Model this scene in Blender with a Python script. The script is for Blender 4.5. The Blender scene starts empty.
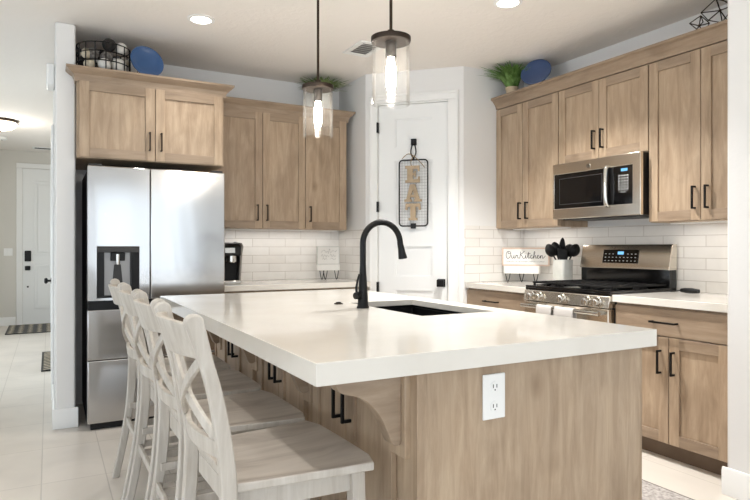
import bpy, bmesh, math, random
from mathutils import Vector, Matrix
R = math.radians
scene = bpy.context.scene
COL = scene.collection
random.seed(7)

# ---------------------------------------------------------------- camera, world, lights, exposure
cam_d = bpy.data.cameras.new('camera')
cam = bpy.data.objects.new('camera', cam_d)
COL.objects.link(cam)
cam_d.sensor_width = 36.0
cam_d.lens = 36.0 * 598.4 / 750.0
cam_d.shift_y = -2.5 / 750.0
cam_d.clip_start = 0.05
cam.location = (0, 0, 1.22)
cam.rotation_euler = (R(90), 0, R(-28.65))
scene.camera = cam

world = bpy.data.worlds.new('sky')
scene.world = world
world.use_nodes = True
bg = world.node_tree.nodes['Background']
bg.inputs[0].default_value = (0.80, 0.90, 1.0, 1)
bg.inputs[1].default_value = 1.2

scene.view_settings.view_transform = 'Standard'
scene.view_settings.look = 'None'
scene.view_settings.gamma = 1.0
scene.view_settings.exposure = 0.95


def area(name, loc, rot, sx, sy, power, color, spread=180):
    l = bpy.data.lights.new(name, 'AREA')
    l.shape = 'RECTANGLE'
    l.size, l.size_y = sx, sy
    l.energy = power
    l.color = color
    l.spread = R(spread)
    o = bpy.data.objects.new(name, l)
    COL.objects.link(o)
    o.location = loc
    o.rotation_euler = rot
    return o


DAY = (0.74, 0.86, 1.0)
# daylight just outside the glass of the room's windows (behind and left of the camera) and a hall window added for light
area('daylight_patio', (1.675, -4.22, 1.25), (R(90), 0, 0), 1.95, 2.36, 5.2, DAY)
area('daylight_rear', (-1.80, -4.22, 1.25), (R(90), 0, 0), 3.75, 2.36, 24, DAY)
area('daylight_side', (-4.22, 0.5, 1.35), (R(90), 0, R(-90)), 8.1, 2.1, 14, (0.86, 0.93, 1.0))
area('daylight_entry', (-1.42, 7.8, 1.05), (R(90), 0, R(-90)), 3.5, 1.6, 34, (0.84, 0.94, 1.0))


# ---------------------------------------------------------------- colour / materials
def lin(c):
    r = []
    for v in c:
        v = v / 255.0
        r.append(v / 12.92 if v <= 0.04045 else ((v + 0.055) / 1.055) ** 2.4)
    return (r[0], r[1], r[2], 1.0)


def new_mat(name):
    m = bpy.data.materials.new(name)
    m.use_nodes = True
    nt = m.node_tree
    b = nt.nodes['Principled BSDF']
    return m, nt, b


def ramp(nt, stops):
    n = nt.nodes.new('ShaderNodeValToRGB')
    els = n.color_ramp.elements
    while len(els) < len(stops):
        els.new(0.5)
    for e, (p, c) in zip(els, stops):
        e.position = p
        e.color = c
    return n


def coords(nt, scale=(1, 1, 1), rnd=0.0, rot=(0, 0, 0)):
    tc = nt.nodes.new('ShaderNodeTexCoord')
    mp = nt.nodes.new('ShaderNodeMapping')
    mp.inputs['Scale'].default_value = scale
    mp.inputs['Rotation'].default_value = rot
    if rnd:
        oi = nt.nodes.new('ShaderNodeObjectInfo')
        mu = nt.nodes.new('ShaderNodeMath')
        mu.operation = 'MULTIPLY'
        mu.inputs[1].default_value = rnd
        nt.links.new(oi.outputs['Random'], mu.inputs[0])
        ad = nt.nodes.new('ShaderNodeVectorMath')
        ad.operation = 'ADD'
        nt.links.new(tc.outputs['Object'], ad.inputs[0])
        nt.links.new(mu.outputs[0], ad.inputs[1])
        nt.links.new(ad.outputs[0], mp.inputs['Vector'])
    else:
        nt.links.new(tc.outputs['Object'], mp.inputs['Vector'])
    return mp.outputs[0]


def noise(nt, vec, scale, detail=4, dist=0.0, rough=0.5):
    n = nt.nodes.new('ShaderNodeTexNoise')
    n.inputs['Scale'].default_value = scale
    n.inputs['Detail'].default_value = detail
    n.inputs['Distortion'].default_value = dist
    n.inputs['Roughness'].default_value = rough
    nt.links.new(vec, n.inputs['Vector'])
    return n


def bump(nt, b, height, strength=0.2, dist=0.01):
    n = nt.nodes.new('ShaderNodeBump')
    n.inputs['Strength'].default_value = strength
    n.inputs['Distance'].default_value = dist
    nt.links.new(height, n.inputs['Height'])
    nt.links.new(n.outputs[0], b.inputs['Normal'])


def mixc(nt, fac, a, b_, mode='MIX'):
    n = nt.nodes.new('ShaderNodeMix')
    n.data_type = 'RGBA'
    n.blend_type = mode
    for s, v in ((0, fac), (6, a), (7, b_)):
        if isinstance(v, (int, float)):
            n.inputs[s].default_value = v
        elif isinstance(v, tuple):
            n.inputs[s].default_value = v
        else:
            nt.links.new(v, n.inputs[s])
    return n.outputs[2]


def plain(name, rgb, rough=0.5, metal=0.0, spec=0.5, coat=0.0, var=0.0, vscale=6.0, bmp=0.0, bscale=60.0):
    m, nt, b = new_mat(name)
    b.inputs['Base Color'].default_value = lin(rgb)
    b.inputs['Roughness'].default_value = rough
    b.inputs['Metallic'].default_value = metal
    b.inputs['Specular IOR Level'].default_value = spec
    b.inputs['Coat Weight'].default_value = coat
    v = coords(nt)
    if var:
        n = noise(nt, v, vscale, 4)
        d = tuple(max(0, c - 255 * var) for c in rgb)
        u = tuple(min(255, c + 255 * var) for c in rgb)
        rp = ramp(nt, [(0.3, lin(d)), (0.7, lin(u))])
        nt.links.new(n.outputs[0], rp.inputs[0])
        nt.links.new(rp.outputs[0], b.inputs['Base Color'])
    if bmp:
        n2 = noise(nt, v, bscale, 3)
        bump(nt, b, n2.outputs[0], bmp, 0.004)
    return m


def wood(name, dark, mid, light, vertical=True, rough=0.42):
    m, nt, b = new_mat(name)
    v = coords(nt, (1, 1, 0.11) if vertical else (0.11, 1, 1), 17.0)
    g = noise(nt, v, 24, 8, 0.6, 0.68)
    rp = ramp(nt, [(0.28, lin(dark)), (0.5, lin(mid)), (0.72, lin(light))])
    nt.links.new(g.outputs[0], rp.inputs[0])
    v2 = coords(nt, (1, 1, 0.45) if vertical else (0.45, 1, 1), 31.0)
    cl = noise(nt, v2, 5.5, 3, 0.9)
    rc = ramp(nt, [(0.30, (0.70, 0.67, 0.64, 1)), (0.48, (1, 1, 1, 1)), (0.75, (1.08, 1.06, 1.03, 1))])
    nt.links.new(cl.outputs[0], rc.inputs[0])
    c1 = mixc(nt, 0.55, rp.outputs[0], rc.outputs[0], 'MULTIPLY')
    # knots
    vo = nt.nodes.new('ShaderNodeTexVoronoi')
    vo.inputs['Scale'].default_value = 3.4
    vo.inputs['Randomness'].default_value = 1.0
    v3 = coords(nt, (1, 1, 0.7) if vertical else (0.7, 1, 1), 23.0)
    nt.links.new(v3, vo.inputs['Vector'])
    rk = ramp(nt, [(0.0, (0.42, 0.36, 0.31, 1)), (0.06, (0.72, 0.68, 0.64, 1)), (0.14, (1, 1, 1, 1))])
    nt.links.new(vo.outputs['Distance'], rk.inputs[0])
    c2 = mixc(nt, 0.6, c1, rk.outputs[0], 'MULTIPLY')
    nt.links.new(c2, b.inputs['Base Color'])
    b.inputs['Roughness'].default_value = rough
    bump(nt, b, g.outputs[0], 0.06, 0.002)
    return m


M = {}
M['wood_v'] = wood('stained_alder_upright', (150, 128, 105), (172, 150, 126), (190, 169, 144))
M['wood_h'] = wood('stained_alder_lengthwise', (136, 116, 97), (154, 134, 113), (170, 150, 129), False)
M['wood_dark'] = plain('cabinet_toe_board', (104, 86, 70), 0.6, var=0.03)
M['wall'] = plain('wall_paint', (232, 231, 229), 0.75, spec=0.25, bmp=0.12, bscale=55)
M['wall_hall'] = plain('hall_wall_paint', (220, 217, 210), 0.75, spec=0.25, bmp=0.12, bscale=55)
M['white_trim'] = plain('white_trim_paint', (238, 238, 236), 0.38)
M['door_white'] = plain('door_paint', (236, 237, 236), 0.4)
M['black_metal'] = plain('black_metal', (14, 13, 13), 0.4, metal=0.3, spec=0.35)
M['matte_black'] = plain('matte_black', (10, 10, 11), 0.42, spec=0.3)
M['black_iron'] = plain('cast_iron', (14, 13, 13), 0.6, spec=0.35, bmp=0.2, bscale=250)
M['bronze'] = plain('dark_bronze', (62, 52, 44), 0.35, metal=0.85)
M['grey_metal'] = plain('satin_grey', (150, 148, 146), 0.4, metal=0.8)
M['black_gloss'] = plain('black_glass', (12, 12, 13), 0.08, spec=0.6)
M['dark_grey'] = plain('charcoal_plastic', (48, 47, 47), 0.5)
M['silver'] = plain('polished_steel', (205, 203, 198), 0.18, metal=1.0)
M['white_plastic'] = plain('white_plastic', (242, 242, 240), 0.35)
M['white_paint'] = plain('white_painted_wood', (238, 236, 231), 0.55, var=0.012)
M['ceramic'] = plain('grey_white_ceramic', (206, 206, 200), 0.45, var=0.02, vscale=20)
M['blue_glaze'] = plain('blue_glaze', (52, 88, 136), 0.28, coat=0.3, var=0.02, vscale=5)
M['navy_glaze'] = plain('slate_blue_glaze', (62, 82, 122), 0.3, coat=0.3, var=0.02, vscale=5)
M['leaf'] = plain('grass_blade', (96, 132, 62), 0.5, var=0.12, vscale=18)
M['leaf_grey'] = plain('sage_blade', (124, 142, 88), 0.55, var=0.10, vscale=18)
M['terracotta'] = plain('tan_pot', (196, 176, 148), 0.6, var=0.03)
M['ball_white'] = plain('chalk_white_ball', (232, 229, 222), 0.6, var=0.03, vscale=30, bmp=0.3, bscale=40)
M['ball_cream'] = plain('cream_ball', (206, 194, 172), 0.7, var=0.06, vscale=30, bmp=0.5, bscale=50)
M['ball_grey'] = plain('grey_woven_ball', (104, 100, 96), 0.8, var=0.14, vscale=45, bmp=0.9, bscale=60)
M['ball_black'] = plain('black_woven_ball', (32, 30, 29), 0.8, var=0.05, vscale=45, bmp=0.9, bscale=60)
M['gold_wood'] = plain('raw_tan_letter', (176, 155, 127), 0.6, var=0.03, vscale=20)
M['twine'] = plain('jute_twine', (150, 126, 90), 0.9)
M['pink_wood'] = plain('pale_washed_frame', (214, 190, 172), 0.6, var=0.03, vscale=15)
M['ink'] = plain('black_ink', (40, 38, 37), 0.7)
M['towel'] = plain('grey_towel', (188, 184, 180), 0.95, spec=0.1, bmp=0.5, bscale=300)
M['rubber'] = plain('grey_rubber', (70, 70, 70), 0.8)
M['rug'] = plain('grey_rug_pile', (176, 170, 166), 0.98, spec=0.05, var=0.12, vscale=60, bmp=0.9, bscale=220)
M['rug_edge'] = plain('grey_rug_binding', (108, 102, 98), 0.95)


def make_ceiling():
    m, nt, b = new_mat('ceiling_knockdown')
    b.inputs['Base Color'].default_value = lin((243, 238, 232))
    b.inputs['Roughness'].default_value = 0.85
    b.inputs['Specular IOR Level'].default_value = 0.2
    n = noise(nt, coords(nt), 22, 5, 0.6)
    rp = ramp(nt, [(0.45, (0, 0, 0, 1)), (0.6, (1, 1, 1, 1))])
    nt.links.new(n.outputs[0], rp.inputs[0])
    bump(nt, b, rp.outputs[0], 0.22, 0.004)
    return m


M['ceiling'] = make_ceiling()


def make_quartz():
    m, nt, b = new_mat('white_quartz')
    n = noise(nt, coords(nt), 3.0, 8, 0.4)
    rp = ramp(nt, [(0.35, lin((220, 215, 206))), (0.7, lin((229, 225, 217)))])
    nt.links.new(n.outputs[0], rp.inputs[0])
    nt.links.new(rp.outputs[0], b.inputs['Base Color'])
    b.inputs['Roughness'].default_value = 0.10
    b.inputs['Specular IOR Level'].default_value = 0.55
    return m


M['quartz'] = make_quartz()


def make_tiles(name, bw, rh, off, mortar, c1, c2, cm, rough, floor=False):
    m, nt, b = new_mat(name)
    tc = nt.nodes.new('ShaderNodeTexCoord')
    sp = nt.nodes.new('ShaderNodeSeparateXYZ')
    cb = nt.nodes.new('ShaderNodeCombineXYZ')
    nt.links.new(tc.outputs['Object'], sp.inputs[0])
    if floor:
        nt.links.new(sp.outputs[1], cb.inputs[0])
        nt.links.new(sp.outputs[0], cb.inputs[1])
    else:
        nt.links.new(sp.outputs[0], cb.inputs[0])
        nt.links.new(sp.outputs[2], cb.inputs[1])
    br = nt.nodes.new('ShaderNodeTexBrick')
    br.offset = off
    br.inputs['Scale'].default_value = 1.0
    br.inputs['Brick Width'].default_value = bw
    br.inputs['Row Height'].default_value = rh
    br.inputs['Mortar Size'].default_value = mortar
    br.inputs['Mortar Smooth'].default_value = 0.3
    br.inputs['Color1'].default_value = lin(c1)
    br.inputs['Color2'].default_value = lin(c2)
    br.inputs['Mortar'].default_value = lin(cm)
    nt.links.new(cb.outputs[0], br.inputs['Vector'])
    n = noise(nt, coords(nt), 2.6 if floor else 9.0, 6, 0.7)
    k = ramp(nt, [(0.3, (0.88, 0.88, 0.88, 1)), (0.65, (1.03, 1.03, 1.03, 1))])
    nt.links.new(n.outputs[0], k.inputs[0])
    c = mixc(nt, 0.8 if floor else 0.35, br.outputs['Color'], k.outputs[0], 'MULTIPLY')
    nt.links.new(c, b.inputs['Base Color'])
    b.inputs['Roughness'].default_value = rough
    inv = nt.nodes.new('ShaderNodeMath')
    inv.operation = 'SUBTRACT'
    inv.inputs[0].default_value = 1.0
    nt.links.new(br.outputs['Fac'], inv.inputs[1])
    bump(nt, b, inv.outputs[0], 0.35, 0.002)
    return m


M['splash'] = make_tiles('white_subway_tile', 0.3055, 0.0745, 0.5, 0.0028, (240, 237, 232), (234, 230, 224), (206, 200, 192), 0.16)
M['floor'] = make_tiles('porcelain_floor_tile', 0.61, 0.305, 0.0, 0.0032, (224, 217, 208), (219, 212, 202), (196, 189, 180), 0.28, True)


def make_steel(name, col, rough, aniso=0.5, wav=0.05):
    m, nt, b = new_mat(name)
    b.inputs['Base Color'].default_value = lin(col)
    b.inputs['Metallic'].default_value = 1.0
    b.inputs['Roughness'].default_value = rough
    b.inputs['Anisotropic'].default_value = aniso
    n = noise(nt, coords(nt, (1, 1, 0.18)), 3.2, 2, 0.4)
    bump(nt, b, n.outputs[0], wav, 0.05)
    return m


M['steel'] = make_steel('brushed_stainless', (192, 190, 188), 0.15, 0.35, 0.06)
M['steel_warm'] = make_steel('range_stainless', (224, 216, 203), 0.24, 0.3, 0.02)


def make_whitewash():
    m, nt, b = new_mat('whitewashed_wood')
    g = noise(nt, coords(nt, (1, 1, 0.12), 9.0), 26, 7, 0.6, 0.65)
    rp = ramp(nt, [(0.22, lin((166, 157, 146))), (0.5, lin((189, 182, 172))), (0.78, lin((206, 201, 193)))])
    nt.links.new(g.outputs[0], rp.inputs[0])
    nt.links.new(rp.outputs[0], b.inputs['Base Color'])
    b.inputs['Roughness'].default_value = 0.5
    return m


M['whitewash'] = make_whitewash()


def make_seat():
    m, nt, b = new_mat('weathered_grey_seat')
    g = noise(nt, coords(nt, (0.18, 1, 1), 9.0), 12, 7, 0.7, 0.6)
    rp = ramp(nt, [(0.28, lin((158, 147, 137))), (0.5, lin((192, 182, 171))), (0.75, lin((212, 203, 193)))])
    nt.links.new(g.outputs[0], rp.inputs[0])
    nt.links.new(rp.outputs[0], b.inputs['Base Color'])
    b.inputs['Roughness'].default_value = 0.42
    return m


M['seat'] = make_seat()


def make_glass(name, tint=(1, 1, 1, 1), milky=0.0, ior=1.45):
    m = bpy.data.materials.new(name)
    m.use_nodes = True
    nt = m.node_tree
    nt.nodes.remove(nt.nodes['Principled BSDF'])
    out = nt.nodes['Material Output']
    tr = nt.nodes.new('ShaderNodeBsdfTransparent')
    tr.inputs[0].default_value = tint
    gl = nt.nodes.new('ShaderNodeBsdfGlossy')
    gl.inputs['Roughness'].default_value = 0.03
    fr = nt.nodes.new('ShaderNodeFresnel')
    fr.inputs['IOR'].default_value = ior
    mx = nt.nodes.new('ShaderNodeMixShader')
    mi_ = nt.nodes.new('ShaderNodeMath')
    mi_.operation = 'MINIMUM'
    mi_.inputs[1].default_value = 0.32
    nt.links.new(fr.outputs[0], mi_.inputs[0])
    nt.links.new(mi_.outputs[0], mx.inputs[0])
    nt.links.new(tr.outputs[0], mx.inputs[1])
    nt.links.new(gl.outputs[0], mx.inputs[2])
    last = mx.outputs[0]
    if milky:
        df = nt.nodes.new('ShaderNodeBsdfTranslucent')
        df.inputs[0].default_value = (0.95, 0.93, 0.9, 1)
        tc = nt.nodes.new('ShaderNodeTexCoord')
        nz = noise(nt, tc.outputs['Object'], 90, 2)
        rp = ramp(nt, [(0.45, (milky, milky, milky, 1)), (0.75, (milky * 3, milky * 3, milky * 3, 1))])
        nt.links.new(nz.outputs[0], rp.inputs[0])
        mx2 = nt.nodes.new('ShaderNodeMixShader')
        nt.links.new(rp.outputs[0], mx2.inputs[0])
        nt.links.new(last, mx2.inputs[1])
        nt.links.new(df.outputs[0], mx2.inputs[2])
        last = mx2.outputs[0]
    nt.links.new(last, out.inputs['Surface'])
    return m


M['seeded_glass'] = make_glass('seeded_clear_glass', (0.99, 0.99, 0.985, 1), 0.004, 1.16)
M['window_glass'] = make_glass('window_glass')


def emit(name, rgb, strength):
    m = bpy.data.materials.new(name)
    m.use_nodes = True
    nt = m.node_tree
    nt.nodes.remove(nt.nodes['Principled BSDF'])
    e = nt.nodes.new('ShaderNodeEmission')
    e.inputs[0].default_value = lin(rgb)
    e.inputs[1].default_value = strength
    nt.links.new(e.outputs[0], nt.nodes['Material Output'].inputs['Surface'])
    return m


M['bulb'] = emit('glowing_bulb', (255, 246, 234), 92)
M['bulb_glass'] = make_glass('bulb_clear_glass', (1.0, 0.97, 0.92, 1), 0.0)
M['led'] = emit('lit_downlight', (255, 246, 232), 9)
M['dome'] = emit('lit_dome', (255, 240, 214), 5)
M['blue_led'] = emit('blue_clock_digits', (130, 200, 255), 0.7)


# ---------------------------------------------------------------- mesh building
class MB:
    def __init__(self):
        self.bm = bmesh.new()

    def _f(self, vs, mi):
        try:
            f = self.bm.faces.new(vs)
            f.material_index = mi
            return f
        except ValueError:
            return None

    def box(self, x0, x1, y0, y1, z0, z1, mi=0):
        if x0 > x1: x0, x1 = x1, x0
        if y0 > y1: y0, y1 = y1, y0
        if z0 > z1: z0, z1 = z1, z0
        v = [self.bm.verts.new(p) for p in ((x0, y0, z0), (x1, y0, z0), (x1, y1, z0), (x0, y1, z0),
                                            (x0, y0, z1), (x1, y0, z1), (x1, y1, z1), (x0, y1, z1))]
        for q in ((3, 2, 1, 0), (4, 5, 6, 7), (0, 1, 5, 4), (1, 2, 6, 5), (2, 3, 7, 6), (3, 0, 4, 7)):
            self._f([v[i] for i in q], mi)
        return self

    def prism(self, poly, a, b, axis='y', mi=0):
        """extrude a 2-D polygon: axis y -> poly is (x,z); axis x -> (y,z); axis z -> (x,y)"""
        def P(p, t):
            if axis == 'y': return (p[0], t, p[1])
            if axis == 'x': return (t, p[0], p[1])
            return (p[0], p[1], t)
        A = [self.bm.verts.new(P(p, a)) for p in poly]
        B = [self.bm.verts.new(P(p, b)) for p in poly]
        n = len(poly)
        self._f(A[::-1], mi)
        self._f(B, mi)
        for i in range(n):
            self._f([A[i], A[(i + 1) % n], B[(i + 1) % n], B[i]], mi)
        return self

    def ring(self, o, i, a, b, axis='z', mi=0):
        """rectangular plate with a rectangular hole, o and i = (u0,u1,v0,v1)"""
        def P(u, v, t):
            if axis == 'y': return (u, t, v)
            if axis == 'x': return (t, u, v)
            return (u, v, t)
        def rect(r, t): return [self.bm.verts.new(P(u, v, t)) for u, v in ((r[0], r[2]), (r[1], r[2]), (r[1], r[3]), (r[0], r[3]))]
        oa, ob, ia, ib = rect(o, a), rect(o, b), rect(i, a), rect(i, b)
        for k in range(4):
            j = (k + 1) % 4
            self._f([oa[k], oa[j], ia[j], ia[k]], mi)
            self._f([ob[j], ob[k], ib[k], ib[j]], mi)
            self._f([oa[j], oa[k], ob[k], ob[j]], mi)
            self._f([ia[k], ia[j], ib[j], ib[k]], mi)
        return self

    def tube(self, pts, r, seg=10, mi=0, closed=False, flat=None):
        pts = [Vector(p) for p in pts]
        n = len(pts)
        rs = r if isinstance(r, (list, tuple)) else [r] * n
        tang = []
        for i in range(n):
            if closed:
                t = pts[(i + 1) % n] - pts[i - 1]
            else:
                t = pts[min(i + 1, n - 1)] - pts[max(i - 1, 0)]
            tang.append(t.normalized())
        up = Vector((0, 0, 1)) if abs(tang[0].z) < 0.95 else Vector((1, 0, 0))
        nrm = (up - tang[0] * up.dot(tang[0])).normalized()
        rings = []
        for i in range(n):
            t = tang[i]
            nrm = (nrm - t * nrm.dot(t))
            if nrm.length < 1e-6: nrm = t.orthogonal()
            nrm.normalize()
            bi = t.cross(nrm)
            k = flat if flat else 1.0
            rings.append([self.bm.verts.new(pts[i] + (nrm * math.cos(2 * math.pi * s / seg) + bi * k * math.sin(2 * math.pi * s / seg)) * rs[i]) for s in range(seg)])
        m = n if closed else n - 1
        for i in range(m):
            a, b = rings[i], rings[(i + 1) % n]
            for s in range(seg):
                self._f([a[s], a[(s + 1) % seg], b[(s + 1) % seg], b[s]], mi)
        if not closed:
            self._f(rings[0][::-1], mi)
            self._f(rings[-1], mi)
        return self

    def lathe(self, prof, seg=28, c=(0, 0, 0), mi=0, cap0=True, cap1=True):
        rings = []
        for r, z in prof:
            rings.append([self.bm.verts.new((c[0] + r * math.cos(2 * math.pi * s / seg), c[1] + r * math.sin(2 * math.pi * s / seg), c[2] + z)) for s in range(seg)])
        for a, b in zip(rings, rings[1:]):
            for s in range(seg):
                self._f([a[s], a[(s + 1) % seg], b[(s + 1) % seg], b[s]], mi)
        if cap0: self._f(rings[0][::-1], mi)
        if cap1: self._f(rings[-1], mi)
        return self

    def sphere(self, c, r, seg=18, rings=12, mi=0, sq=(1, 1, 1)):
        prof = []
        for k in range(rings + 1):
            a = -math.pi / 2 + math.pi * k / rings
            prof.append((max(1e-4, math.cos(a)) * r, math.sin(a) * r))
        n0 = len(self.bm.verts)
        self.lathe(prof, seg, (0, 0, 0), mi)
        self.bm.verts.ensure_lookup_table()
        for v in self.bm.verts[n0:]:
            v.co = Vector((v.co.x * sq[0] + c[0], v.co.y * sq[1] + c[1], v.co.z * sq[2] + c[2]))
        return self

    def mat(self, M_, start=0):
        self.bm.verts.ensure_lookup_table()
        for v in self.bm.verts[start:]:
            v.co = M_ @ v.co
        return self

    def count(self):
        return len(self.bm.verts)

    def build(self, name, mats, parent=None, bevel=0.0, smooth=True, loc=None, seg=2, sub=0):
        bmesh.ops.recalc_face_normals(self.bm, faces=self.bm.faces[:])
        me = bpy.data.meshes.new(name)
        self.bm.to_mesh(me)
        self.bm.free()
        if not isinstance(mats, (list, tuple)): mats = [mats]
        for m in mats: me.materials.append(M[m] if isinstance(m, str) else m)
        o = bpy.data.objects.new(name, me)
        COL.objects.link(o)
        if smooth:
            me.shade_smooth()
            me.set_sharp_from_angle(angle=R(38))
        if parent: o.parent = parent
        if loc: o.location = loc
        if bevel:
            md = o.modifiers.new('bevel', 'BEVEL')
            md.width = bevel
            md.segments = seg
            md.limit_method = 'ANGLE'
            md.angle_limit = R(40)
            md.harden_normals = False
        if sub:
            md = o.modifiers.new('smooth', 'SUBSURF')
            md.levels = md.render_levels = sub
        return o


def tag(o, label=None, cat=None, group=None, kind=None):
    if label: o['label'] = label
    if cat: o['category'] = cat
    if group: o['group'] = group
    if kind: o['kind'] = kind
    return o


def thing(name, label, cat, loc=(0, 0, 0), rz=0.0, group=None):
    o = bpy.data.objects.new(name, None)
    o.empty_display_size = 0.05
    COL.objects.link(o)
    o.location = loc
    o.rotation_euler = (0, 0, rz)
    return tag(o, label, cat, group)


def struct_root(name, loc=(0, 0, 0), rz=0.0):
    o = bpy.data.objects.new(name, None)
    o.empty_display_size = 0.05
    COL.objects.link(o)
    o.location = loc
    o.rotation_euler = (0, 0, rz)
    o['kind'] = 'structure'
    return o


def struct(mb, name, mats, loc=(0, 0, 0), rz=0.0, bevel=0.0):
    o = mb.build(name, mats, None, bevel)
    o.location = loc
    o.rotation_euler = (0, 0, rz)
    o['kind'] = 'structure'
    return o


def dup(root, loc, rz, label, group=None):
    r = root.copy()
    COL.objects.link(r)
    r.location = loc
    r.rotation_euler = (0, 0, rz)
    r['label'] = label
    if group: r['group'] = group
    for ch in list(root.children):
        c = ch.copy()
        COL.objects.link(c)
        c.parent = r
        for g in ch.children:
            d = g.copy()
            COL.objects.link(d)
            d.parent = c
    return r


def arc(c, r, a0, a1, n, plane='xz', y=0.0):
    out = []
    for i in range(n + 1):
        a = R(a0 + (a1 - a0) * i / n)
        out.append((c[0] + r * math.cos(a), y, c[1] + r * math.sin(a)))
    return out


def spline(pts, n=8):
    """Catmull-Rom through 2-D or 3-D points"""
    P = [Vector(p) for p in pts]
    out = []
    for i in range(len(P) - 1):
        p0, p1, p2, p3 = P[max(i - 1, 0)], P[i], P[i + 1], P[min(i + 2, len(P) - 1)]
        for k in range(n):
            t = k / n
            out.append(0.5 * ((2 * p1) + (p2 - p0) * t + (2 * p0 - 5 * p1 + 4 * p2 - p3) * t * t + (3 * p1 - p0 - 3 * p2 + p3) * t ** 3))
    out.append(P[-1])
    return out


# ---------------------------------------------------------------- the setting
H = 2.74
XR, YB = 3.72, 5.20
RW = -math.pi / 2            # objects on the right wall: local -y faces the room, local x runs towards the camera

struct(MB().box(-4.0, 4.0, -4.0, 11.2, -0.1, 0.0), 'floor', 'floor', (-0.03, 0.48, 0))
struct(MB().box(-4.2, 4.2, -4.4, 11.4, H, H + 0.1), 'ceiling', 'ceiling')
struct(MB().box(0.165, XR + 0.15, YB, YB + 0.13, 0, H), 'wall_back', 'wall')
struct(MB().box(XR, XR + 0.15, 1.6, YB, 0, H), 'wall_right', 'wall')
struct(MB().box(0.042, 0.165, 4.555, 6.6, 0, H), 'wall_fridge', 'wall', bevel=0.012)
struct(MB().box(2.945, XR + 0.15, -4.0, 1.765, 0, H), 'wall_dining', 'wall', bevel=0.014)
struct(MB().box(-1.2, 2.6, 10.93, 11.1, 0, H), 'wall_entry', 'wall_hall')
struct(MB().box(2.5, 2.62, YB + 0.13, 10.93, 0, H), 'wall_foyer', 'wall_hall')
# hall side wall with an added window opening, living side wall and rear wall with windows
mb = MB().ring((5.2, 10.93, 0, H), (6.0, 9.6, 0.2, 1.9), -1.32, -1.2, 'x')
struct(mb, 'wall_hall', 'wall_hall')
struct(MB().box(-4.15, -1.2, 5.2, 5.33, 0, H), 'wall_living', 'wall_hall')
struct(MB().ring((-4.0, 5.2, 0, H), (-3.6, 4.6, 0.3, 2.44), -4.15, -4.0, 'x'), 'wall_left', 'wall')
mb = MB()
mb.ring((0.25, 2.945, 0, H), (0.70, 2.65, 0.06, 2.44), -4.15, -4.0, 'y')
mb.ring((-4.15, 0.25, 0, H), (-3.75, 0.15, 0.06, 2.44), -4.15, -4.0, 'y')
struct(mb, 'wall_rear', 'wall')


def window(name, u0, u1, z0, z1, axis, at, n, half=0.04):
    mb = MB()
    mb.ring((u0, u1, z0, z1), (u0 + 0.05, u1 - 0.05, z0 + 0.05, z1 - 0.05), at - 0.06, at, axis)
    w = (u1 - u0) / n
    for k in range(1, n):
        u = u0 + w * k
        if axis == 'y': mb.box(u - half, u + half, at - 0.06, at, z0 + 0.05, z1 - 0.05)
        else: mb.box(at - 0.06, at, u - 0.04, u + 0.04, z0 + 0.05, z1 - 0.05)
    o = struct(mb, name, 'white_trim')
    g = MB()
    if axis == 'y': g.box(u0 + 0.05, u1 - 0.05, at - 0.035, at - 0.03, z0 + 0.05, z1 - 0.05)
    else: g.box(at - 0.035, at - 0.03, u0 + 0.05, u1 - 0.05, z0 + 0.05, z1 - 0.05)
    g.build('pane', 'window_glass', o)
    return o


window('window_1', 0.70, 2.65, 0.06, 2.44, 'y', -4.04, 2, 0.11)
window('window_2', -3.75, 0.15, 0.06, 2.44, 'y', -4.04, 4)  # unseen glazing, spread across the rear wall to let in more light
window('window_3', -3.6, 4.6, 0.3, 2.44, 'x', -4.04, 6)  # unseen left glazing, made large so daylight reaches deep into the kitchen
window('window_4', 6.0, 9.6, 0.2, 1.9, 'x', -1.22, 3)  # unseen hall window, added and set low to light floor and walls

# corner pantry: left return, 45 degree wall with a door opening, right return
PD = R(-45)
PO = (2.447, 4.653, 0)
mb = MB()
mb.prism([(0, 0), (0, 0.0), ], 0, 1) if False else None
mb.prism([(2.447, 4.653), (2.447, YB), (2.55, YB), (2.55, 4.70)], 0, H, 'z')
mb.prism([(3.055, 4.045), (3.10, 4.15), (XR, 4.15), (XR, 4.045)], 0, H, 'z')
struct(mb, 'wall_pantry', 'wall')
mb = MB()
mb.box(0, 0.10, 0, 0.10, 0, H).box(0.743, 0.86, 0, 0.10, 0, H).box(0.10, 0.743, 0, 0.10, 2.47, H)
struct(mb, 'wall_corner', 'wall', PO, PD)
# its casing
mb = MB()
for a, b_ in ((0.036, 0.112), (0.731, 0.822)):
    mb.box(a, b_, -0.018, 0.0, 0, 2.47)
    mb.box(a + 0.006 if a < 0.3 else b_ - 0.022, a + 0.022 if a < 0.3 else b_ - 0.006, -0.026, -0.018, 0, 2.54)
mb.box(0.036, 0.822, -0.018, 0.0, 2.47, 2.545)
mb.box(0.036, 0.822, -0.026, -0.018, 2.52, 2.538)
mb.box(0.10, 0.112, 0, 0.10, 0, 2.47).box(0.731, 0.743, 0, 0.10, 0, 2.47).box(0.112, 0.731, 0, 0.10, 2.458, 2.47)
struct(mb, 'trim_1', 'white_trim', PO, PD, bevel=0.003)
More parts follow.
